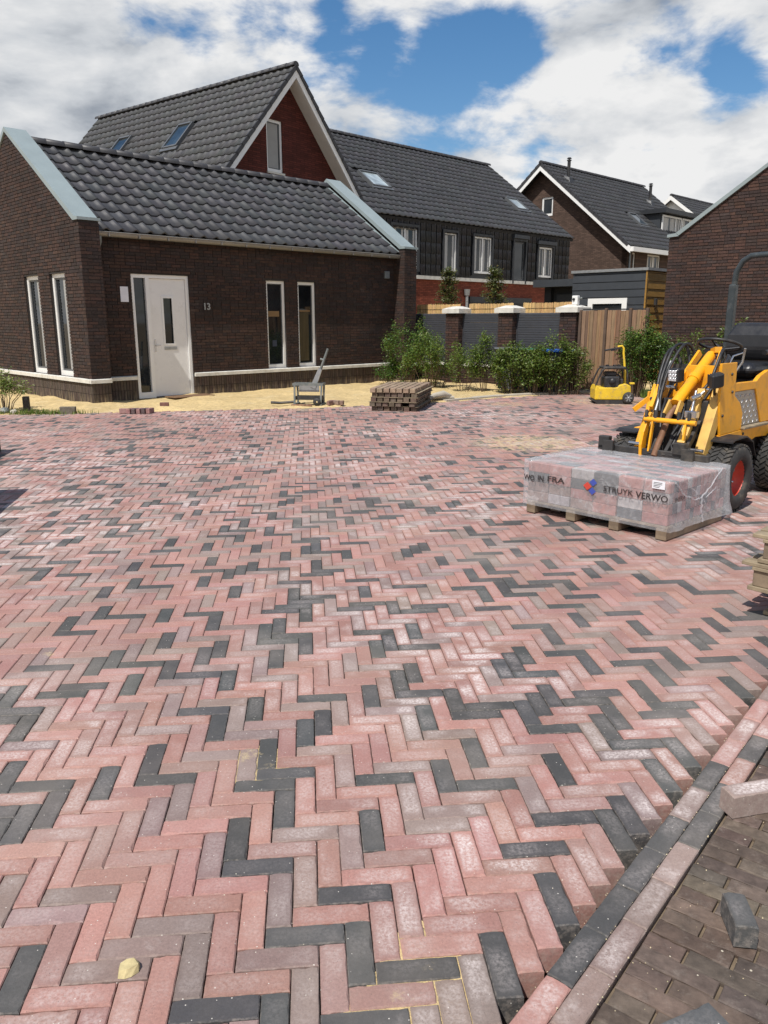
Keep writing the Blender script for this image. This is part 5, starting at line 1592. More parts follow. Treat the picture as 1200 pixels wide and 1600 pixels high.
def build_pack():
    p = thing('pallet', 'wooden pallet under the plastic wrapped pack of pavers', 'pallet', (PK[0][0], PK[0][1], .006), PK[1])
    pallet_parts(p, PL, PD)
    t = thing('paver_pack', 'pack of red and grey pavers wrapped in clear printed film on a pallet', 'paver pack', (PK[0][0], PK[0][1], .1155), PK[1])
    me = shared_box('brick', .205, .066, .079, M['block'], .004)
    def tone():
        k = R()
        return jit((0.34, 0.16, 0.14) if k < .48 else ((0.25, 0.17, 0.15) if k < .66 else ((0.075, 0.08, 0.085) if k < .9 else (.36, .34, .33))), .15)
    for lay_ in range(4):
        z = lay_ * .0805
        # long face: stretchers and pairs of headers, irregular as in a machine packed cube
        top = lay_ == 3
        rows = 13
        for r in range(rows):
            y = .035 + r * (PD - .07) / (rows - 1)
            for c in range(6):
                if not top and 0 < r < rows - 1 and 0 < c < 5: continue
                x = .105 + c * (PL - .21) / 5
                m = Matrix.Translation((x + U(-.003, .003), y + (U(-.004, .004)), z)) @ Matrix.Rotation(U(-.015, .015), 4, 'Z')
                share('brick', me, t, m, tone())
    # film
    vs, fs = [], []
    per = []
    ns, nd_ = 40, 28
    a, b, c, d = -.022, PL + .022, -.022, PD + .022
    for i in range(ns): per.append((a + (b - a) * i / ns, c, 0, -1))
    for i in range(nd_): per.append((b, c + (d - c) * i / nd_, 1, 0))
    for i in range(ns): per.append((b - (b - a) * i / ns, d, 0, 1))
    for i in range(nd_): per.append((a, d - (d - c) * i / nd_, -1, 0))
    NZ = 12
    for j in range(NZ + 1):
        f = j / NZ; z = -.035 + f * (.345 + .035)
        for (x, y, nx, ny) in per:
            n1 = mnoise.noise(Vector((x * 5, y * 5, z * 4))); n2 = mnoise.noise(Vector((x * 17, y * 17, z * 11 + 4)))
            o = .005 * n1 + .0035 * n2
            if ny == -1: o = min(o, .001)
            if j < 3: o += (.028 if (nx == 1) else .006) * (1 - j / 3) * (0.6 + abs(n1))
            if nx == 1 and y > PD * .5: o += .05 * (y / PD - .5) * 2 * (1 - f) 
            cx = abs((x - PL / 2) / (PL / 2)); cy = abs((y - PD / 2) / (PD / 2))
            vs.append((x + nx * o, y + ny * o, z + (.006 * n2 if j == NZ else 0)))
    k = len(per)
    for j in range(NZ):
        for i in range(k): fs.append((j * k + i, j * k + (i + 1) % k, (j + 1) * k + (i + 1) % k, (j + 1) * k + i))
    g = {}
    NX, NY = ns, nd_
    base = len(vs)
    for i in range(NX + 1):
        for j in range(NY + 1):
            x = a + (b - a) * i / NX; y = c + (d - c) * j / NY
            e = min(i, NX - i, j, NY - j)
            if e == 0:
                if j == 0 and i < NX: q = i
                elif i == NX and j < NY: q = ns + j
                elif j == NY and i > 0: q = ns + nd_ + (NX - i)
                else: q = 2 * ns + nd_ + (NY - j)
                g[i, j] = NZ * k + q
            else:
                g[i, j] = len(vs)
                z = .345 + .012 * mnoise.noise(Vector((x * 6, y * 6, 9))) + .006 * mnoise.noise(Vector((x * 19, y * 19, 2))) + .006
                vs.append((x, y, z))
    for i in range(NX):
        for j in range(NY): fs.append((g[i, j], g[i + 1, j], g[i + 1, j + 1], g[i, j + 1]))
    m_ = bpy.data.meshes.new('film'); m_.from_pydata(vs, [], fs); m_.polygons.foreach_set('use_smooth', [True] * len(fs))
    bm = bmesh.new(); bm.from_mesh(m_); bmesh.ops.recalc_face_normals(bm, faces=bm.faces); bm.to_mesh(m_); bm.free()
    film = link('film', m_, M['film'], t)
    # gathered folds of film on the right-hand end
    fm = MB()
    for pts, r in (([(0, .02, .33), (0.006, .16, .22), (.01, .33, .16), (.012, .44, .16), (.01, .58, .23), (0, .78, .34)], .006), ([(.012, .44, .16), (.022, .43, .08), (.03, .45, -.03)], .008), ([(.0, .2, .3), (.012, .36, .2)], .004), ([(.0, .7, .2), (.016, .5, .15)], .004), ([(.012, .44, .16), (.03, .58, .02)], .005)):
        q = [Vector((PL + .026 + p[0], p[1], p[2])) for p in pts]; fine = []
        for u, v in zip(q, q[1:]):
            for s in range(6): fine.append(u.lerp(v, s / 6) + Vector((U(-.003, .003), U(-.006, .006), U(-.006, .006))))
        fine.append(q[-1]); fm.tube(fine, [r * U(.6, 1.2) for _ in fine], 6)
    fm.build('film_fold', M['film'], t, 'stuff')
    # print on the film
    X, Z = Vector((1, 0, 0)), Vector((0, 0, 1)); FY_ = -.0295
    def tx(s, x, z, size, wdt, bold=0.0, name='lettering', o=None, ax=X, nrm=Vector((0, -1, 0))):
        org = o or Vector((x, FY_, z))
        ob, w = text_mesh(name, s, size, 'ink', t, basis(org, ax, Z, nrm), .0004, bold)
        ob.matrix_local = basis(org, ax * (wdt / w), Z, nrm)
    zb = .31 - .1155
    tx('WO', -.015, zb - .02, .062, .105, .0012); tx('IN', .12, zb - .012, .062, .06, .0012); tx('FRA', .215, zb - .004, .062, .17, .0012)
    tx('STRUYK', .735, zb - .005, .060, .255, .0005); tx('VERWO', 1.01, zb - .010, .066, .255, .0012)
    tx('INFRA', 0, 0, .05, .16, 0.0, o=Vector((PL + .033, .02, zb - .012)), ax=Vector((0, 1, 0)), nrm=Vector((1, 0, 0)))
    def dia(cx, cz, r, mat, nm):
        mb = MB(); mb.add([(cx - r, FY_, cz), (cx, FY_, cz - r * .9), (cx + r, FY_, cz), (cx, FY_, cz + r * .9)], [(0, 1, 2, 3)]); mb.build(nm, M[mat], t)
    dia(.595, zb + .012, .038, 'ink_r', 'logo'); dia(.645, zb + .047, .034, 'ink_b', 'logo'); dia(.640, zb - .022, .034, 'ink_b', 'logo')
    mb = MB(); mb.box((1.135, -.031, .275), (1.235, -.0295, .335)); lb = mb.build('label', M['paper'], t)
    for k in range(4):
        mb = MB(); mb.box((1.145, -.0318, .285 + k * .011), (1.145 + U(.04, .08), -.0312, .289 + k * .011)); mb.build('printed_line', M['ink'], lb)
build_pack()

def build_stack():
    t = thing('brick_stack', 'low block of dark brown pavers stacked in five layers at the edge of the sand', 'brick stack', (-.24, 14.05, .0), azrot(103))
    me = shared_box('brick', .208, .098, .076, M['block'], .004)
    for l in range(5):
        ox, oy = U(-.035, .01), U(-.02, .04)
        for r in range(7):
            for c in range(7):
                if l < 4 and 0 < r and 0 < c < 6: continue
                x = .05 + c * .1205 + ox + U(-.006, .006); y = .105 + r * .228 + oy + U(-.012, .012)
                if l < 2 and R() < .04: continue
                m = Matrix.Translation((x, y, l * .0815 + .002)) @ Matrix.Rotation(pi / 2 + U(-.03, .03), 4, 'Z')
                share('brick', me, t, m, jit((0.135, 0.098, 0.075), .25) if l < 4 else jit((0.27, 0.2, 0.14), .12))
        mb = MB(); mb.box((ox - .015, oy - .01, l * .0815 + .0785), (ox + .86, oy + 1.62, l * .0815 + .083)); 
        if l < 4: mb.build('layer_board', M['oldwood'], t)
build_stack()

def loose(name, lab, pos, az, tone, size=(.208, .067, .08), tilt=0, group='loose bricks'):
    t = thing(name, lab, 'brick', pos, 0, group)
    mb = MB(); mb.cbox((-size[0] / 2, -size[1] / 2, 0), (size[0] / 2, size[1] / 2, size[2]), .004)
    o = mb.build('block', M['block'], t); o.color = tone + (1,); o.rotation_euler = (tilt, 0, azrot(az))
    return t
for k in range(6):
    labs = ['leftmost of the short row of pavers at the sand edge below the front door', 'second paver from the left in the short row at the sand edge', 'third paver from the left in the short row at the sand edge', 'third paver from the right in the short row at the sand edge', 'second paver from the right in the short row at the sand edge', 'rightmost of the short row of pavers at the sand edge below the front door']
    tn = [(0.30, 0.18, 0.165), (.30, .16, .15), (.12, .085, .085), (.28, .16, .15), (.11, .08, .08), (.30, .165, .15)][k]
    loose('loose_paver', labs[k], (-4.50 + k * .082, 13.62 + k * .012, 0.004), 8 if k else 95, tn, (.2, .066, .085), 0, 'pavers left at the sand edge')
loose('loose_paver', 'single reddish paver lying on the sand in front of the white door', (-4.02, 14.35, .03), 80, (.17, .085, .075), (.16, .068, .09), 0, 'pavers left at the sand edge')
loose('concrete_block', 'grey concrete block lying at the sand edge below the narrow gable windows', (-5.50, 13.62, .0), 82, (.15, .13, .10), (.26, .10, .12), 0, 'blocks at the sand edge')
loose('concrete_post', 'short dark upright post beside the blossoming plant', (-6.34, 13.90, .0), 80, (.05, .045, .042), (.10, .10, .27), 0, 'blocks at the sand edge')
for k, (x, y, a) in enumerate(((-1.02, 14.85, 40), (-.90, 14.92, 120), (-.98, 14.98, 80), (-.80, 14.86, 10))):
    loose('loose_paver', ['reddish offcut nearest the foot of the paver splitter', 'reddish offcut behind the others beside the splitter', 'tan offcut in the middle of the pieces beside the splitter', 'rightmost offcut of the pieces beside the splitter'][k], (x, y, .02), a, [(.22, .13, .11), (.28, .2, .16), (.2, .12, .1), (.26, .17, .13)][k], (.12, .067, .08), 0, 'offcuts beside the splitter')
# bricks lying on the old paving in front
def big_loose(lab, pos, az, tone, size, rx=0, ry=0):
    t = thing('loose_paver', lab, 'brick', pos, 0, 'pavers lying on the old paving')
    me = paver_mesh('block', size[0], size[1], size[2], .005, .002, M['paver'])
    o = share('block', me, t, Matrix.Rotation(azrot(az), 4, 'Z') @ Matrix.Rotation(rx, 4, 'X') @ Matrix.Rotation(ry, 4, 'Y') @ Matrix.Translation((0, 0, size[2])), tone)
big_loose('greyish pink paver lying across the border strip at the right edge', (1.235, 2.305, -.008), 76, (.235, .168, .150), (.208, .068, .08))
big_loose('dark grey paver lying alone on the old brown paving', (.948, 1.765, -.006), 8, (.05, .055, .058), (.125, .058, .066))
big_loose('dark grey paver cut off by the bottom edge of the picture', (.69, 1.425, -.006), 66, (.052, .060, .066), (.17, .068, .05))
# flat chip of yellow stone
ch = thing('stone_chip', 'broken chip of yellow stone lying on the pink and black paving', 'stone', (-.638, 1.622, 0.001), .3)
mb = MB(); lo = [(-.026, -.018), (-.010, -.024), (.006, -.022), (.024, -.012), (.027, .006), (.012, .022), (-.004, .024), (-.024, .014)]
mb.prism([(x, y, 0) for x, y in lo], [(x * .82 + .002 + U(-.003, .003), y * .72 + .005, .010 + U(0, .008)) for i, (x, y) in enumerate(lo)]); o = mb.build('chip', M['block'], ch); o.color = (.46, .38, .20, 1)
# stacked pallets at the right edge
stk = None
labs = ['bottom pallet of the stack at the right edge of the square', 'middle pallet of the stack at the right edge of the square', 'topmost weathered pallet of the stack at the right edge']
for k, (dx, dy, rz) in enumerate(((.09, .05, .02), (-.03, .02, -.03), (.0, -.0, .03))):
    p = thing('pallet', labs[k], 'pallet', (2.00 + dx, 4.00 + dy, .003 + k * .158), azrot(136) + rz, 'stacked pallets at the right edge')
    L_, D_ = 1.1, .95
    for i in range(3):
        for j in range(3):
            mb = MB(); x = i * (L_ - .12) / 2 + .02; y = j * (D_ - .1) / 2 + .012
            mb.cbox((x, y, .024), (x + .1, y + .09, .112), .004); mb.build('pallet_block', M['pallet'], p)
        mb = MB(); mb.cbox((.0, i * (D_ - .1) / 2, 0), (L_ - .01, i * (D_ - .1) / 2 + .1, .0235), .003); mb.build('base_board', M['oldwood'], p)
    for i in range(3): 
        mb = MB(); mb.cbox((i * (L_ - .12) / 2 + .015, 0, .1125), (i * (L_ - .12) / 2 + .11, D_, .133), .003); mb.build('cross_board', M['oldwood'], p)
    for i in range(8):
        mb = MB(); y = i * (D_ - .09) / 7; mb.cbox((-.035 + U(-.01, .01), y, .1335), (L_ + .0, y + .088, .1545), .003); mb.build('deck_board', M['oldwood'], p)
# pack of pavers just past the left edge, of which a corner and the shadow show
def left_packs():
    me = shared_box('brick', .208, .098, .079, M['block'], .004)
    t = thing('brick_stack', 'stack of dark pavers cut off by the left edge, nearest its shadow', 'brick stack', (-3.98, 6.10, 0), azrot(-11), 'stacks of pavers past the left edge')
    for l in range(10):
        for i in range(10):
            for j in range(5):
                if 0 < j < 4 and 0 < i < 9 and l < 9: continue
                share('brick', me, t, Matrix.Translation((-.05 + i * .101 - 0.0, -.0 + .104 + j * .212, .003 + l * .081)) @ Matrix.Rotation(pi / 2 + U(-.02, .02), 4, 'Z'), jit((.135, .095, .075), .2))
    t.rotation_euler = (0, 0, radians(11)); t.location = (-4.40, 5.73, 0)
    t = thing('brick_stack', 'small dark stack of pavers whose corner just shows at the left edge', 'brick stack', (-5.42, 8.62, 0), radians(8), 'stacks of pavers past the left edge')
    for l in range(4):
        for i in range(8):
            for j in range(4):
                if 0 < j < 3 and 0 < i < 7 and l < 3: continue
                share('brick', me, t, Matrix.Translation((.05 + i * .101, .104 + j * .212, .003 + l * .081)) @ Matrix.Rotation(pi / 2 + U(-.02, .02), 4, 'Z'), jit((.11, .08, .065), .2))
left_packs()
# crumpled clear sheet behind the brick stack, folded sack by the shrubs, plank by the kerb
t = thing('plastic_sheet', 'crumpled clear plastic lying on the sand behind the stacked pavers', 'plastic sheet', (.15, 16.6, 0), .4)
bm = bmesh.new(); n = 14; g = [[bm.verts.new((i / n * .7 - .35, j / n * .5 - .25, .03 + max(0, .30 * (mnoise.noise(Vector((i * .33, j * .37, 2))) + .35) * (1 - (2 * i / n - 1) ** 2) * (1 - (2 * j / n - 1) ** 2)))) for j in range(n + 1)] for i in range(n + 1)]
for i in range(n):
    for j in range(n): bm.faces.new((g[i][j], g[i + 1][j], g[i + 1][j + 1], g[i][j + 1]))
me = bpy.data.meshes.new('sheet'); bm.to_mesh(me); bm.free(); link('sheet', me, M['bag'], t)
t = thing('folded_sack', 'pale folded sack lying at the kerb right of the stacked pavers', 'sack', (1.12, 15.75, .02), .5)
mb = MB(); mb.tube([(-.35, -.05, .03), (-.15, 0, .09), (.1, .03, .12), (.3, .05, .07)], [.03, .06, .07, .03], 7); mb.tube([(-.3, .1, .02), (0, .1, .05), (.35, .02, .04)], [.03, .05, .03], 7); mb.build('cloth', M['concrete'], t)
t = thing('wooden_lath', 'thin dark lath lying on the paving right of the plate compactor', 'lath', (4.75, 15.55, .004), azrot(100))
mb = MB(); mb.cbox((0, -.02, 0), (1.0, .02, .02), .003); mb.build('lath', M['pallet'], t)
for k, (x, y, r_) in enumerate(((-6.62, 13.66, .10), (-6.44, 13.60, .07))):
    t = thing('stone', ('larger grey stone at the foot of the blossoming plant', 'smaller pale stone at the foot of the blossoming plant')[k], 'stone', (x, y, 0), k, 'stones at the left edge')
    bm = bmesh.new(); bmesh.ops.create_icosphere(bm, subdivisions=2, radius=r_)
    for v in bm.verts: v.co *= 1 + .35 * mnoise.noise(v.co * 14 + Vector((k * 5, 0, 0))); v.co.z = v.co.z * .62 + r_ * .45
    me = bpy.data.meshes.new('stone'); bm.to_mesh(me); bm.free(); link('rock', me, M['concrete'] if k else M['greypaint'], t)

# ------------------------------------------------------------------ paver splitter
def build_splitter():
    t = thing('paver_splitter', 'grey hand operated paver splitter with raised lever standing on the sand', 'paver splitter', (-1.42, 15.0, .01), azrot(97))
    g = M['greypaint']
    for i, x in enumerate((-.26, .24)):
        for y in (-.15, .15):
            mb = MB(); mb.bar((x, y, 0), (x + (.02 if i else -.0), y * .8, .37), .034, .026, (0, 1, 0)); mb.build('leg', g, t)
        mb = MB(); mb.box((x - .03, -.2, .0), (x + .03, .2, .03)); mb.build('foot', g, t)
    mb = MB(); mb.box((-.30, -.13, .37), (.29, -.09, .415)); mb.box((-.30, .09, .37), (.29, .13, .415)); mb.box((-.30, -.0895, .372), (-.26, .0895, .413)); mb.box((.25, -.0895, .372), (.29, .0895, .413)); mb.build('top_beam', g, t)
    mb = MB(); mb.box((-.25, -.10, .10), (.24, .10, .17)); mb.build('table', M['darksteel'], t)
    mb = MB(); mb.box((-.20, -.012, .245), (.19, .012, .36)); mb.build('blade', M['steel'], t)
    mb = MB(); mb.prism([(.02, -.025, .34), (.12, -.025, .30), (.25, -.025, .66), (.19, -.025, .70)], [(.02, .025, .34), (.12, .025, .30), (.25, .025, .66), (.19, .025, .70)]); mb.build('lever_bracket', M['steel'], t)
    mb = MB(); mb.tube([(.16, 0, .50), (.29, 0, .84), (.37, 0, 1.05)], [.026, .024, .022], 10); mb.tube([(.22, 0, .86), (.29, 0, .84)], .022, 8); mb.build('lever', g, t)
    mb = MB(); mb.tube([(-.27, -.1, .06), (-.55, -.13, .04), (-.72, -.15, .05)], .025, 8); mb.build('tow_handle', M['darksteel'], t)
    for y in (-.2, .2):
        mb = MB(); mb.lathe([(.02, -.02), (.065, -.022), (.075, 0), (.065, .022), (.02, .02)], 16, (.18, y, .075), 'y'); mb.build('wheel', M['rubber'], t)
    mb = MB(); mb.tube([(-.3, -.26, .015), (.1, -.28, .015)], .02, 7); mb.build('hammer_handle', M['rust'], t)
build_splitter()

# ------------------------------------------------------------------ plate compactor
def build_compactor():
    t = thing('plate_compactor', 'yellow plate compactor with black engine frame and raised handle before the plank fence', 'compactor', (4.46, 15.45, .004), azrot(93))
    t.scale = (.93, .93, .95)
    y2 = M['yellow2']
    pr = [(-.40, .05), (-.33, .012), (.36, .012), (.41, .05), (.41, .04), ]
    mb = MB(); mb.ext([(-.41, .06), (-.33, .0), (.30, .0), (.40, .05), (.40, .075), (-.39, .075)], 1, -.26, .26); mb.build('base_plate', M['darksteel'], t)
    mb = MB(); mb.ext([(-.385, .08), (.33, .08), (.36, .16), (.34, .36), (.24, .41), (.10, .38), (.06, .33), (-.30, .33), (-.36, .38), (-.39, .28)], 1, -.25, .25); bd = mb.build('body', y2, t)
    bv = bd.modifiers.new('bevel', 'BEVEL'); bv.width = .02; bv.segments = 2
    mb = MB(); mb.cbox((-.20, -.22, .30), (.12, .14, .55), .03); mb.lathe([(.001, -.05), (.06, -.05), (.07, 0), (.07, .05)], 16, (-.04, -.225, .45), 'y'); [mb.cbox((-.19 + k * .05, -.235, .31), (-.165 + k * .05, -.221, .36), .003) for k in range(6)]; mb.cbox((.13, -.18, .34), (.20, .05, .50), .02); mb.tube([(.16, -.1, .5), (.10, -.1, .58), (0, -.1, .6)], .018, 7); mb.build('engine', M['black'], t)
    mb = MB(); mb.cbox((-.16, -.14, .55), (.06, .10, .64), .02); mb.build('air_filter', M['darksteel'], t)
    for y in (-.2, .2):
        mb = MB(); mb.tube([(-.37, y, .36), (-.33, y, .50), (-.25, y, .68), (-.20, y, .71), (.20, y, .71), (.25, y, .68), (.27, y, .50), (.28, y, .38)], .018, 8); mb.build('guard_frame', M['black'], t)
    mb = MB(); mb.cbox((-.24, -.22, .70), (.23, .22, .745), .015); mb.build('guard_cover', M['darksteel'], t)
    for x in (-.12, .03, .12):
        mb = MB(); mb.cbox((x - .03, -.06, .746), (x + .03, .03, .775), .008); mb.build('catch', M['black'], t)
    mb = MB(); mb.tube([(.27, .0, .36), (.255, 0, .62), (.23, 0, .82), (.20, 0, 1.02), (.20, 0, 1.10), (.16, 0, 1.15), (.07, 0, 1.135)], [.028, .026, .024, .022, .022, .022, .02], 10); mb.build('handle_tube', y2, t)
    mb = MB(); mb.tube([(.13, 0, 1.105), (.03, -.02, 1.10), (-.20, -.04, 1.06)], .018, 8); mb.tube([(.03, -.02, 1.10), (.02, -.06, 1.07), (-.08, -.08, 1.06)], .012, 7); mb.build('grip', M['black'], t)
    mb = MB(); mb.tube([(.22, .02, .95), (.245, .02, .80), (.20, .03, .66), (.12, .05, .58)], .008, 6); mb.build('throttle_cable', M['black'], t)
    mb = MB(); mb.lathe([(.001, -.03), (.075, -.03), (.11, -.025), (.12, 0), (.11, .025), (.001, .03)], 24, (.29, -.29, .125), 'y'); wh = mb.build('wheel', M['rubber'], t)
    mb = MB(); mb.lathe([(.001, -.006), (.022, -.006), (.025, 0)], 14, (.29, -.323, .125), 'y')
    for k in range(6):
        a = k * pi / 3; mb.bar((.29 + .02 * cos(a), -.322, .125 + .02 * sin(a)), (.29 + .075 * cos(a), -.322, .125 + .075 * sin(a)), .022, .008, (0, 1, 0))
    mb.build('wheel_spokes', M['steel'], wh, 'stuff')
    mb = MB(); mb.cbox((.35, -.12, .38), (.45, -.02, .42), .01); mb.build('foot_bracket', y2, t)
    mb = MB(); mb.cbox((-.395, -.255, .2), (-.30, -.252, .26), .001); mb.build('side_label', M['paper'], t) if False else None
build_compactor()

# ------------------------------------------------------------------ yellow mini loader
def build_loader():
    t = thing('mini_loader', 'yellow mini wheel loader with black seat and roll bar, its forks under the wrapped pack', 'loader', (2.993, 6.421, 0), azrot(226))
    CY = -.56
    Yl, Pa, Bk, Ds = M['yellow'], M['paleyel'], M['black'], M['darksteel']
    def part(name, mat, f, parent=t, kind=None, bevel=0):
        mb = MB(); f(mb); o = mb.build(name, mat, parent, kind)
        if bevel:
            b = o.modifiers.new('bevel', 'BEVEL'); b.width = bevel; b.segments = 2; b.limit_method = 'ANGLE'
        return o
    # wheels with turf tyres
    def wheel(x, yc, sgn):
        Rr, W = .29, .125
        w = part('wheel', M['rubber'], lambda m: m.lathe([(.155, -W * .92), (.19, -W), (.25, -W * .96), (.275, -W * .8), (.281, -W * .4), (.281, W * .4), (.275, W * .8), (.25, W * .96), (.19, W), (.155, W * .92), (.15, W * .3), (.15, -W * .3)], 40, (x, yc, Rr), 'y'))
        mb = MB(); n = 34
        for k in range(n):
            for row in range(4):
                a0 = 2 * pi * (k + (.5 if row % 2 else 0)) / n
                y0 = -W * .9 + row * W * .45; y1 = y0 + W * .45; s = .12 if row % 2 else -.12
                q = []
                for (yy, aa) in ((y0 + .002, a0 - s * .55), (y1 - .002, a0 + s * .55)):
                    edge = .277 if abs(yy) > W * .75 else .281
                    for da in (-.052, .052): q.append((edge - .004, yy, aa + da, edge + .011))
                lo = [(x + r * cos(a), yc + yy, Rr + r * sin(a)) for r, yy, a, h in (q[0], q[1], q[3], q[2])]
                hi = [(x + h * cos(a), yc + yy, Rr + h * sin(a)) for r, yy, a, h in (q[0], q[1], q[3], q[2])]
                mb.prism(lo, hi)
        mb.build('tread', M['rubber'], w, 'stuff')
        s = sgn
        part('rim', M['red'], lambda m: m.lathe([(.162, s * W * .93), (.156, s * W * .80), (.145, s * W * .45), (.12, s * W * .15), (.06, s * W * .12), (.05, s * W * .3), (.001, s * W * .3)], 28, (x, yc, Rr), 'y'), w)
        mb = MB()
        for k in range(5):
            a = k * 2 * pi / 5; c = (x + .085 * cos(a), yc + s * W * .16, Rr + .085 * sin(a)); mb.lathe([(.001, s * .02), (.011, s * .02), (.011, 0)], 6, c, 'y')
        mb.build('wheel_nuts', M['chrome'], w, 'stuff')
    for x in (0.0, -1.16):
        wheel(x, -.13, 1); wheel(x, -1.0, -1)
    # fenders
    for y0, y1 in ((-.33, -.04), (-1.10, -.80)):
        def fnd(m):
            a = [(.15, .606), (.10, .625), (-.14, .632), (-.28, .575), (-.36, .45)]
            for (p, q) in zip(a, a[1:]): m.prism([(p[0], y0, p[1]), (p[0], y1, p[1]), (q[0], y1, q[1]), (q[0], y0, q[1])], [(p[0], y0, p[1] - .012), (p[0], y1, p[1] - .012), (q[0], y1, q[1] - .012), (q[0], y0, q[1] - .012)])
        part('fender', Bk, fnd)
    part('axle', Ds, lambda m: m.cbox((-.06, -.95, .23), (.06, -.18, .35), .02))
    part('axle', Ds, lambda m: m.cbox((-1.22, -.95, .23), (-1.10, -.18, .35), .02))
    part('underbody', Ds, lambda m: m.cbox((-1.5, -.85, .26), (.02, -.28, .62), .02))
    # chassis sides, mast plates
    part('mast_plate', Yl, lambda m: m.ext([(.0, .96), (-.19, .96), (-.2, .64), (.02, .64)], 1, -.90, -.88), bevel=.004)
    for y in (-.205, -.94):
        if y == -.205: part('mast_plate', Yl, lambda m: m.ext([(.115, 1.235), (-.185, 1.235), (-.20, .955), (-.33, .885), (-.405, .79), (-.41, .645), (.02, .635), (.085, .90)], 1, y - .022, y), bevel=.004)
        part('chassis_beam', Yl, lambda m: m.ext([(.03, .632), (-.415, .642), (-1.7, .665), (-1.7, .50), (-.75, .545), (-.42, .47), (.02, .49)], 1, y - .05, y + .002), bevel=.004)
    part('mast_cap', Yl, lambda m: m.prism([(-.185, -.62, 1.20), (-.185, -.23, 1.20), (-.185, -.23, .72), (-.185, -.88, .72)], [(-.165, -.62, 1.20), (-.165, -.23, 1.20), (-.165, -.23, .72), (-.165, -.88, .72)]), bevel=.004)
    mb = MB()
    for x, z in ((-.09, 1.14), (-.13, .99), (-.245, .60), (-.45, .605), (-.245, .54), (-.45, .55), (.02, .80)): mb.lathe([(.001, .009), (.012, .009), (.013, 0)], 8, (x, -.204, z), 'y')
    mb.build('bolts', Ds, t, 'stuff')
    # rear body, tread plate panel, step
    part('side_frame', Yl, lambda m: m.ext([(-.19, .985), (-.19, 1.06), (-.66, 1.055), (-.74, 1.10), (-.90, 1.14), (-1.75, 1.16), (-1.75, .67), (-.86, .67), (-.66, .985)], 1, -.25, -.212), bevel=.005)
    part('side_frame', Yl, lambda m: m.ext([(-.19, .985), (-.19, 1.06), (-.66, 1.055), (-.74, 1.10), (-.90, 1.14), (-1.75, 1.16), (-1.75, .67), (-.86, .67), (-.66, .985)], 1, -.90, -.86), bevel=.005)
    part('engine_hood', Yl, lambda m: m.cbox((-1.74, -.86, .9), (-1.46, -.30, 1.15), .03))
    tp = part('tread_plate', M['tread'], lambda m: m.ext([(-.20, .98), (-.665, .98), (-.865, .675), (-.30, .675)], 1, -.238, -.226))
    mb = MB()
    for i in range(14):
        for j in range(7):
            x = -.23 - i * .048; z = .70 + j * .048
            lim = -.665 - (.995 - z) / .32 * .20
            if x < lim + .03 or x > -.205 - (.995 - z) / .32 * .1 - .02 or z > .98: continue
            s = 1 if (i + j) % 2 else -1
            d = Vector((.019, 0, .014 * s)); e = Vector((-.004 * s, 0, .0055)).normalized() * .0055
            c = Vector((x, -.2255, z)); o = Vector((0, .0035, 0))
            mb.prism([tuple(c - d), tuple(c + e), tuple(c + d), tuple(c - e)], [tuple(c - d * .8 + o), tuple(c + e * .6 + o), tuple(c + d * .8 + o), tuple(c - e * .6 + o)])
    mb.build('tread_bars', M['chrome'], tp, 'stuff')
    part('step', M['oldwood'], lambda m: m.cbox((-.98, -.31, .646), (-.40, -.17, .668), .004))
    part('floor_plate', Ds, lambda m: m.box((-1.18, -.86, .60), (-.19, -.31, .64)))
    part('dash', Bk, lambda m: m.prism([(-.20, -.86, .64), (-.20, -.32, .64), (-.30, -.32, .64), (-.30, -.86, .64)], [(-.24, -.80, 1.20), (-.24, -.38, 1.20), (-.40, -.38, 1.17), (-.40, -.80, 1.17)]))
    # seat
    part('seat_cushion', M['vinyl'], lambda m: m.cbox((-1.42, -.82, 1.06), (-.80, -.30, 1.20), .05), bevel=.02)
    part('seat_base', Bk, lambda m: m.cbox((-1.40, -.80, .94), (-.86, -.30, 1.06), .02))
    def bk(m):
        n = 8
        for k in range(1): pass
        pr = [(-1.33, 1.20), (-1.28, 1.30), (-1.30, 1.44), (-1.36, 1.555), (-1.43, 1.56), (-1.45, 1.40), (-1.43, 1.20)]
        m.prism([(x, -.80 if z < 1.5 else -.74, z) for x, z in pr], [(x, -.34 if z < 1.5 else -.40, z) for x, z in pr])
    part('seat_back', M['vinyl'], bk, bevel=.035)
    for y in (-.84, -.30):
        part('arm_rest', M['vinyl'], lambda m: m.tube([(-1.36, y, 1.22), (-1.15, y, 1.30), (-1.0, y, 1.29)], .024, 8))
    # steering wheel and column
    cw = Vector((-.62, CY, 1.365)); ax = Vector((-.30, 0, 1)).normalized(); u = Vector((0, 1, 0)); v = ax.cross(u)
    sw = part('steering_wheel', Bk, lambda m: m.tube([tuple(cw + (u * cos(a) + v * sin(a)) * .185) for a in [2 * pi * k / 32 for k in range(33)]], .0145, 8))
    part('hub', Bk, lambda m: [m.tube([tuple(cw - ax * .05), tuple(cw + (u * cos(a) + v * sin(a)) * .18)], .010, 6) for a in (0.5, 2.6, 4.7)] and m.tube([tuple(cw - ax * .07), tuple(cw - ax * .02)], .045, 12), sw)
    part('spinner_knob', Bk, lambda m: m.lathe([(.001, .05), (.02, .045), (.024, .025), (.012, 0)], 10, tuple(cw + (u * -.5 + v * .86) * .185), 'z'), sw)
    part('steering_column', Bk, lambda m: m.tube([tuple(cw - ax * .03), tuple(cw - ax * .2), (-.45, CY, .98)], [.03, .04, .05], 10))
    part('lever', M['chrome'], lambda m: m.tube([(-.45, -.36, 1.08), (-.52, -.30, 1.22), (-.50, -.28, 1.34)], .010, 7))
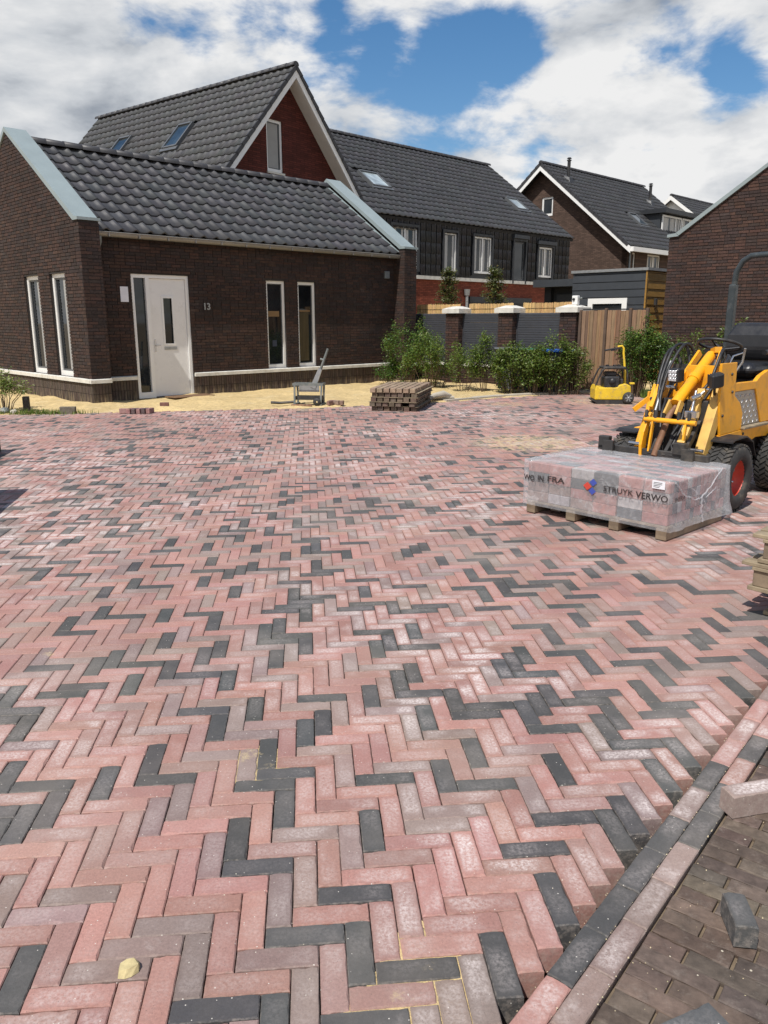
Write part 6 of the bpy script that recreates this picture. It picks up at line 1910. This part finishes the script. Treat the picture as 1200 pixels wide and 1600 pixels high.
    part('lever', M['chrome'], lambda m: m.tube([(-.42, -.42, 1.10), (-.56, -.40, 1.27), (-.70, -.36, 1.30)], .008, 7))
    # roll bar
    def arc(m):
        p = [(-1.62, -.905, .75), (-1.62, -.905, 1.85), (-1.62, -.89, 2.05), (-1.62, -.835, 2.15), (-1.62, -.76, 2.195), (-1.62, -.67, 2.20), (-1.62, -.40, 2.20), (-1.62, -.30, 2.195), (-1.62, -.22, 2.15), (-1.62, -.165, 2.05), (-1.62, -.15, 1.85), (-1.62, -.15, .75)]
        m.tube(p, .03, 12)
    rb = part('roll_bar', M['rollbar'], arc)
    for y in (-.905, -.15): part('roll_bar_sleeve', M['rollbar'], lambda m: m.cbox((-1.66, y - .036, 1.30), (-1.58, y + .036, 1.93), .01), rb)
    # lift arms: two box beams each side plus links
    for side, ys in ((1, (-.265, -.395)), (-1, (-.83, -.73))):
        y0, y1 = ys; hw = .042 if side == 1 else .018; h2 = .032 if side == 1 else .014
        part('lift_arm', Pa if side == 1 else Yl, lambda m: m.prism([(-.10, y0 - hw, 1.00), (-.10, y0 + hw, 1.00), (.01, y0 + hw, 1.03), (.01, y0 - hw, 1.03)], [(.17, y0 - hw, .44), (.17, y0 + hw, .44), (.30, y0 + hw, .44), (.30, y0 - hw, .44)]), bevel=.005)
        part('lift_link', Pa, lambda m: m.prism([(-.05, y1 - h2, .99), (-.05, y1 + h2, .99), (.04, y1 + h2, 1.02), (.04, y1 - h2, 1.02)], [(.29, y1 - h2, .50), (.29, y1 + h2, .50), (.39, y1 + h2, .52), (.39, y1 - h2, .52)]), bevel=.005)
        part('pivot_pin', M['chrome'], lambda m: m.tube([(-.09, min(y0, y1) - .05, 1.0), (-.09, max(y0, y1) + .05, 1.0)], .018, 10))
        part('pivot_pin', M['chrome'], lambda m: m.tube([(.30, min(y0, y1) - .05, .53), (.30, max(y0, y1) + .05, .53)], .016, 10))
    # curved ear of the right-hand arm
    def ear(m):
        o = [(.46, .45), (.47, .55), (.44, .66), (.38, .77), (.33, .82), (.30, .80), (.35, .70), (.385, .60), (.39, .47)]
        m.ext(o, 1, -.70, -.675)
    part('arm_plate', Yl, ear, bevel=.004)
    # big sleeve (boom cylinder) and its rod
    part('cylinder', Yl, lambda m: (m.tube([(-.36, CY + .05, 1.29), (-.34, CY + .05, 1.27), (.17, CY + .03, .915), (.20, CY + .03, .89)], [.040, .047, .047, .050], 16), m.tube([(-.10, CY + .04, 1.105), (-.06, CY + .04, 1.075)], .054, 16)))
    part('cylinder_bracket', Yl, lambda m: m.bar((-.40, CY + .05, 1.31), (-.33, CY + .12, 1.33), .06, .05))
    part('arm_brace', Yl, lambda m: m.bar((-.37, CY + .13, 1.31), (-.10, CY + .18, 1.02), .022, .06))
    part('arm_brace', Yl, lambda m: m.bar((-.37, CY - .06, 1.30), (-.05, CY - .10, 1.0), .022, .06))
    part('rusty_rod', M['rust'], lambda m: m.tube([(.20, CY + .03, .87), (.28, CY + .02, .80), (.46, CY, .47)], [.018, .026, .026], 10))
    part('rod_clevis', Pa, lambda m: (m.bar((.19, CY - .015, .91), (.25, CY - .03, .80), .02, .06), m.bar((.19, CY + .075, .91), (.25, CY + .07, .80), .02, .06)))
    part('cross_bar', Yl, lambda m: m.tube([(.40, -.70, .765), (.40, -.25, .765)], .021, 12))
    for y in (-.685, -.60, -.40, -.31):
        part('lock_pin', Ds, lambda m: m.tube([(.40, y, .74), (.40, y, .83), (.40, y, .845)], [.016, .016, .012], 8))
    part('quick_hitch', Yl, lambda m: (m.bar((.40, -.62, .76), (.44, -.62, .50), .014, .03), m.bar((.40, -.33, .76), (.43, -.33, .62), .014, .03)))
    for y in (-.62, -.49, -.43, -.34):
        part('linkage_bar', Ds, lambda m: m.bar((.12, y, .74), (.44, y + .01, .47), .028, .05))
    part('inner_plate', Ds, lambda m: m.cbox((.02, -.84, .42), (.08, -.30, .92), .01))
    part('valve_block', M['chrome'], lambda m: m.cbox((.24, -.40, .79), (.31, -.30, .85), .006))
    part('coupling', M['chrome'], lambda m: (m.tube([(.13, -.36, .97), (.20, -.40, .94)], .02, 10), m.tube([(.10, -.34, 1.00), (.13, -.36, .97)], .012, 8)))
    part('hydraulic_rod', M['chrome'], lambda m: m.tube([(.12, -.40, 1.0), (.28, -.36, .78)], .013, 8))
    # hoses
    def hose(pts, r=.014):
        P_ = [Vector(p) for p in pts]; out = []
        for i in range(len(P_) - 1):
            a, b = P_[i], P_[i + 1]; pa = P_[i - 1] if i else a; pb = P_[i + 2] if i + 2 < len(P_) else b
            for s in range(7):
                q = s / 7; out.append(.5 * ((2 * a) + (b - pa) * q + (2 * pa - 5 * a + 4 * b - pb) * q * q + (3 * a - pa - 3 * b + pb) * q ** 3))
        out.append(P_[-1]); part('hose', Bk, lambda m: m.tube(out, r, 7))
    hose([(-.30, -.62, 1.10), (-.34, -.66, 1.30), (-.22, -.70, 1.37), (-.02, -.72, 1.18), (.14, -.70, .96), (.22, -.66, .82)])
    hose([(-.30, -.66, 1.12), (-.32, -.72, 1.34), (-.16, -.76, 1.35), (.04, -.75, 1.12), (.16, -.72, .90), (.26, -.69, .70)])
    hose([(-.26, -.70, 1.12), (-.26, -.80, 1.32), (-.10, -.80, 1.28), (.06, -.78, 1.02), (.12, -.74, .80)])
    hose([(-.32, -.44, 1.12), (-.34, -.40, 1.32), (-.20, -.36, 1.30), (-.04, -.36, 1.08), (.08, -.42, .92), (.22, -.44, .72), (.34, -.46, .56)])
    hose([(-.30, -.40, 1.14), (-.30, -.34, 1.28), (-.16, -.30, 1.22), (-.02, -.32, 1.04), (.08, -.38, .86), (.20, -.36, .70)])
    hose([(.12, -.66, .92), (.26, -.62, .80), (.34, -.58, .66), (.36, -.55, .50)], .012)
    hose([(.10, -.50, .90), (.22, -.46, .76), (.30, -.50, .62), (.38, -.44, .52)], .012)
    hose([(.06, -.58, .86), (.16, -.62, .66), (.28, -.58, .56), (.34, -.64, .48)], .013)
    hose([(-.22, -.30, 1.22), (-.10, -.24, 1.28), (.03, -.22, 1.20), (.05, -.25, 1.10)], .011)
    part('side_cylinder', M['steel'], lambda m: (m.tube([(-.08, -.74, 1.22), (.10, -.72, .98)], .024, 10), m.tube([(.10, -.72, .98), (.22, -.70, .82)], .013, 8)))
    part('clamp_arm', Yl, lambda m: (m.bar((.06, -.76, 1.02), (.22, -.74, .84), .03, .045), m.bar((.20, -.78, .92), (.30, -.86, .82), .02, .04)))
    # work lights
    def light(c, ry, lens):
        b = part('work_light', Bk, lambda m: (m.cbox((-.035, -.055, -.06), (.03, .055, .06), .012), [m.box((-.055, -.05 + k * .022, -.05), (-.034, -.042 + k * .022, .05)) for k in range(5)] and None))
        b.location = c; b.rotation_euler = ry
        if lens:
            part('lens', M['led'], lambda m: [m.cbox((.031, -.046 + i * .032, -.046 + j * .032), (.037, -.018 + i * .032, -.018 + j * .032), .003) for i in range(3) for j in range(3)] and None, b)['kind'] = 'stuff'
        return b
    light((.10, -.565 - .04, 1.12), (0, radians(4), radians(-22)), True)
    part('light_stalk', M['steel'], lambda m: m.tube([(.06, -.60, 1.08), (.00, -.64, 1.02), (-.06, -.66, .98)], .010, 7))
    light((.17, -.215, 1.10), (radians(12), radians(12), radians(58)), False)
    part('light_stalk', Ds, lambda m: m.tube([(.10, -.26, 1.06), (.04, -.28, .98), (-.02, -.25, .92)], .012, 7))
    # fork carriage and forks
    part('fork_carriage', Ds, lambda m: m.cbox((.41, -1.10, .465), (.45, -.10, .52), .006))
    part('fork_carriage', Ds, lambda m: m.cbox((.41, -1.06, .16), (.455, -.14, .22), .006))
    for y in (-1.09, -.40):
        part('carriage_bracket', Ds, lambda m: m.cbox((.40, y, .50), (.465, y + .10, .59 if y < -1 else .60), .006))
    for y in (-.98, -.26):
        part('fork', Ds, lambda m: m.ext([(.457, .56), (.495, .56), (.495, .095), (1.25, .075), (1.25, .05), (.457, .05)], 1, y - .05, y + .05), bevel=.004)
build_loader()
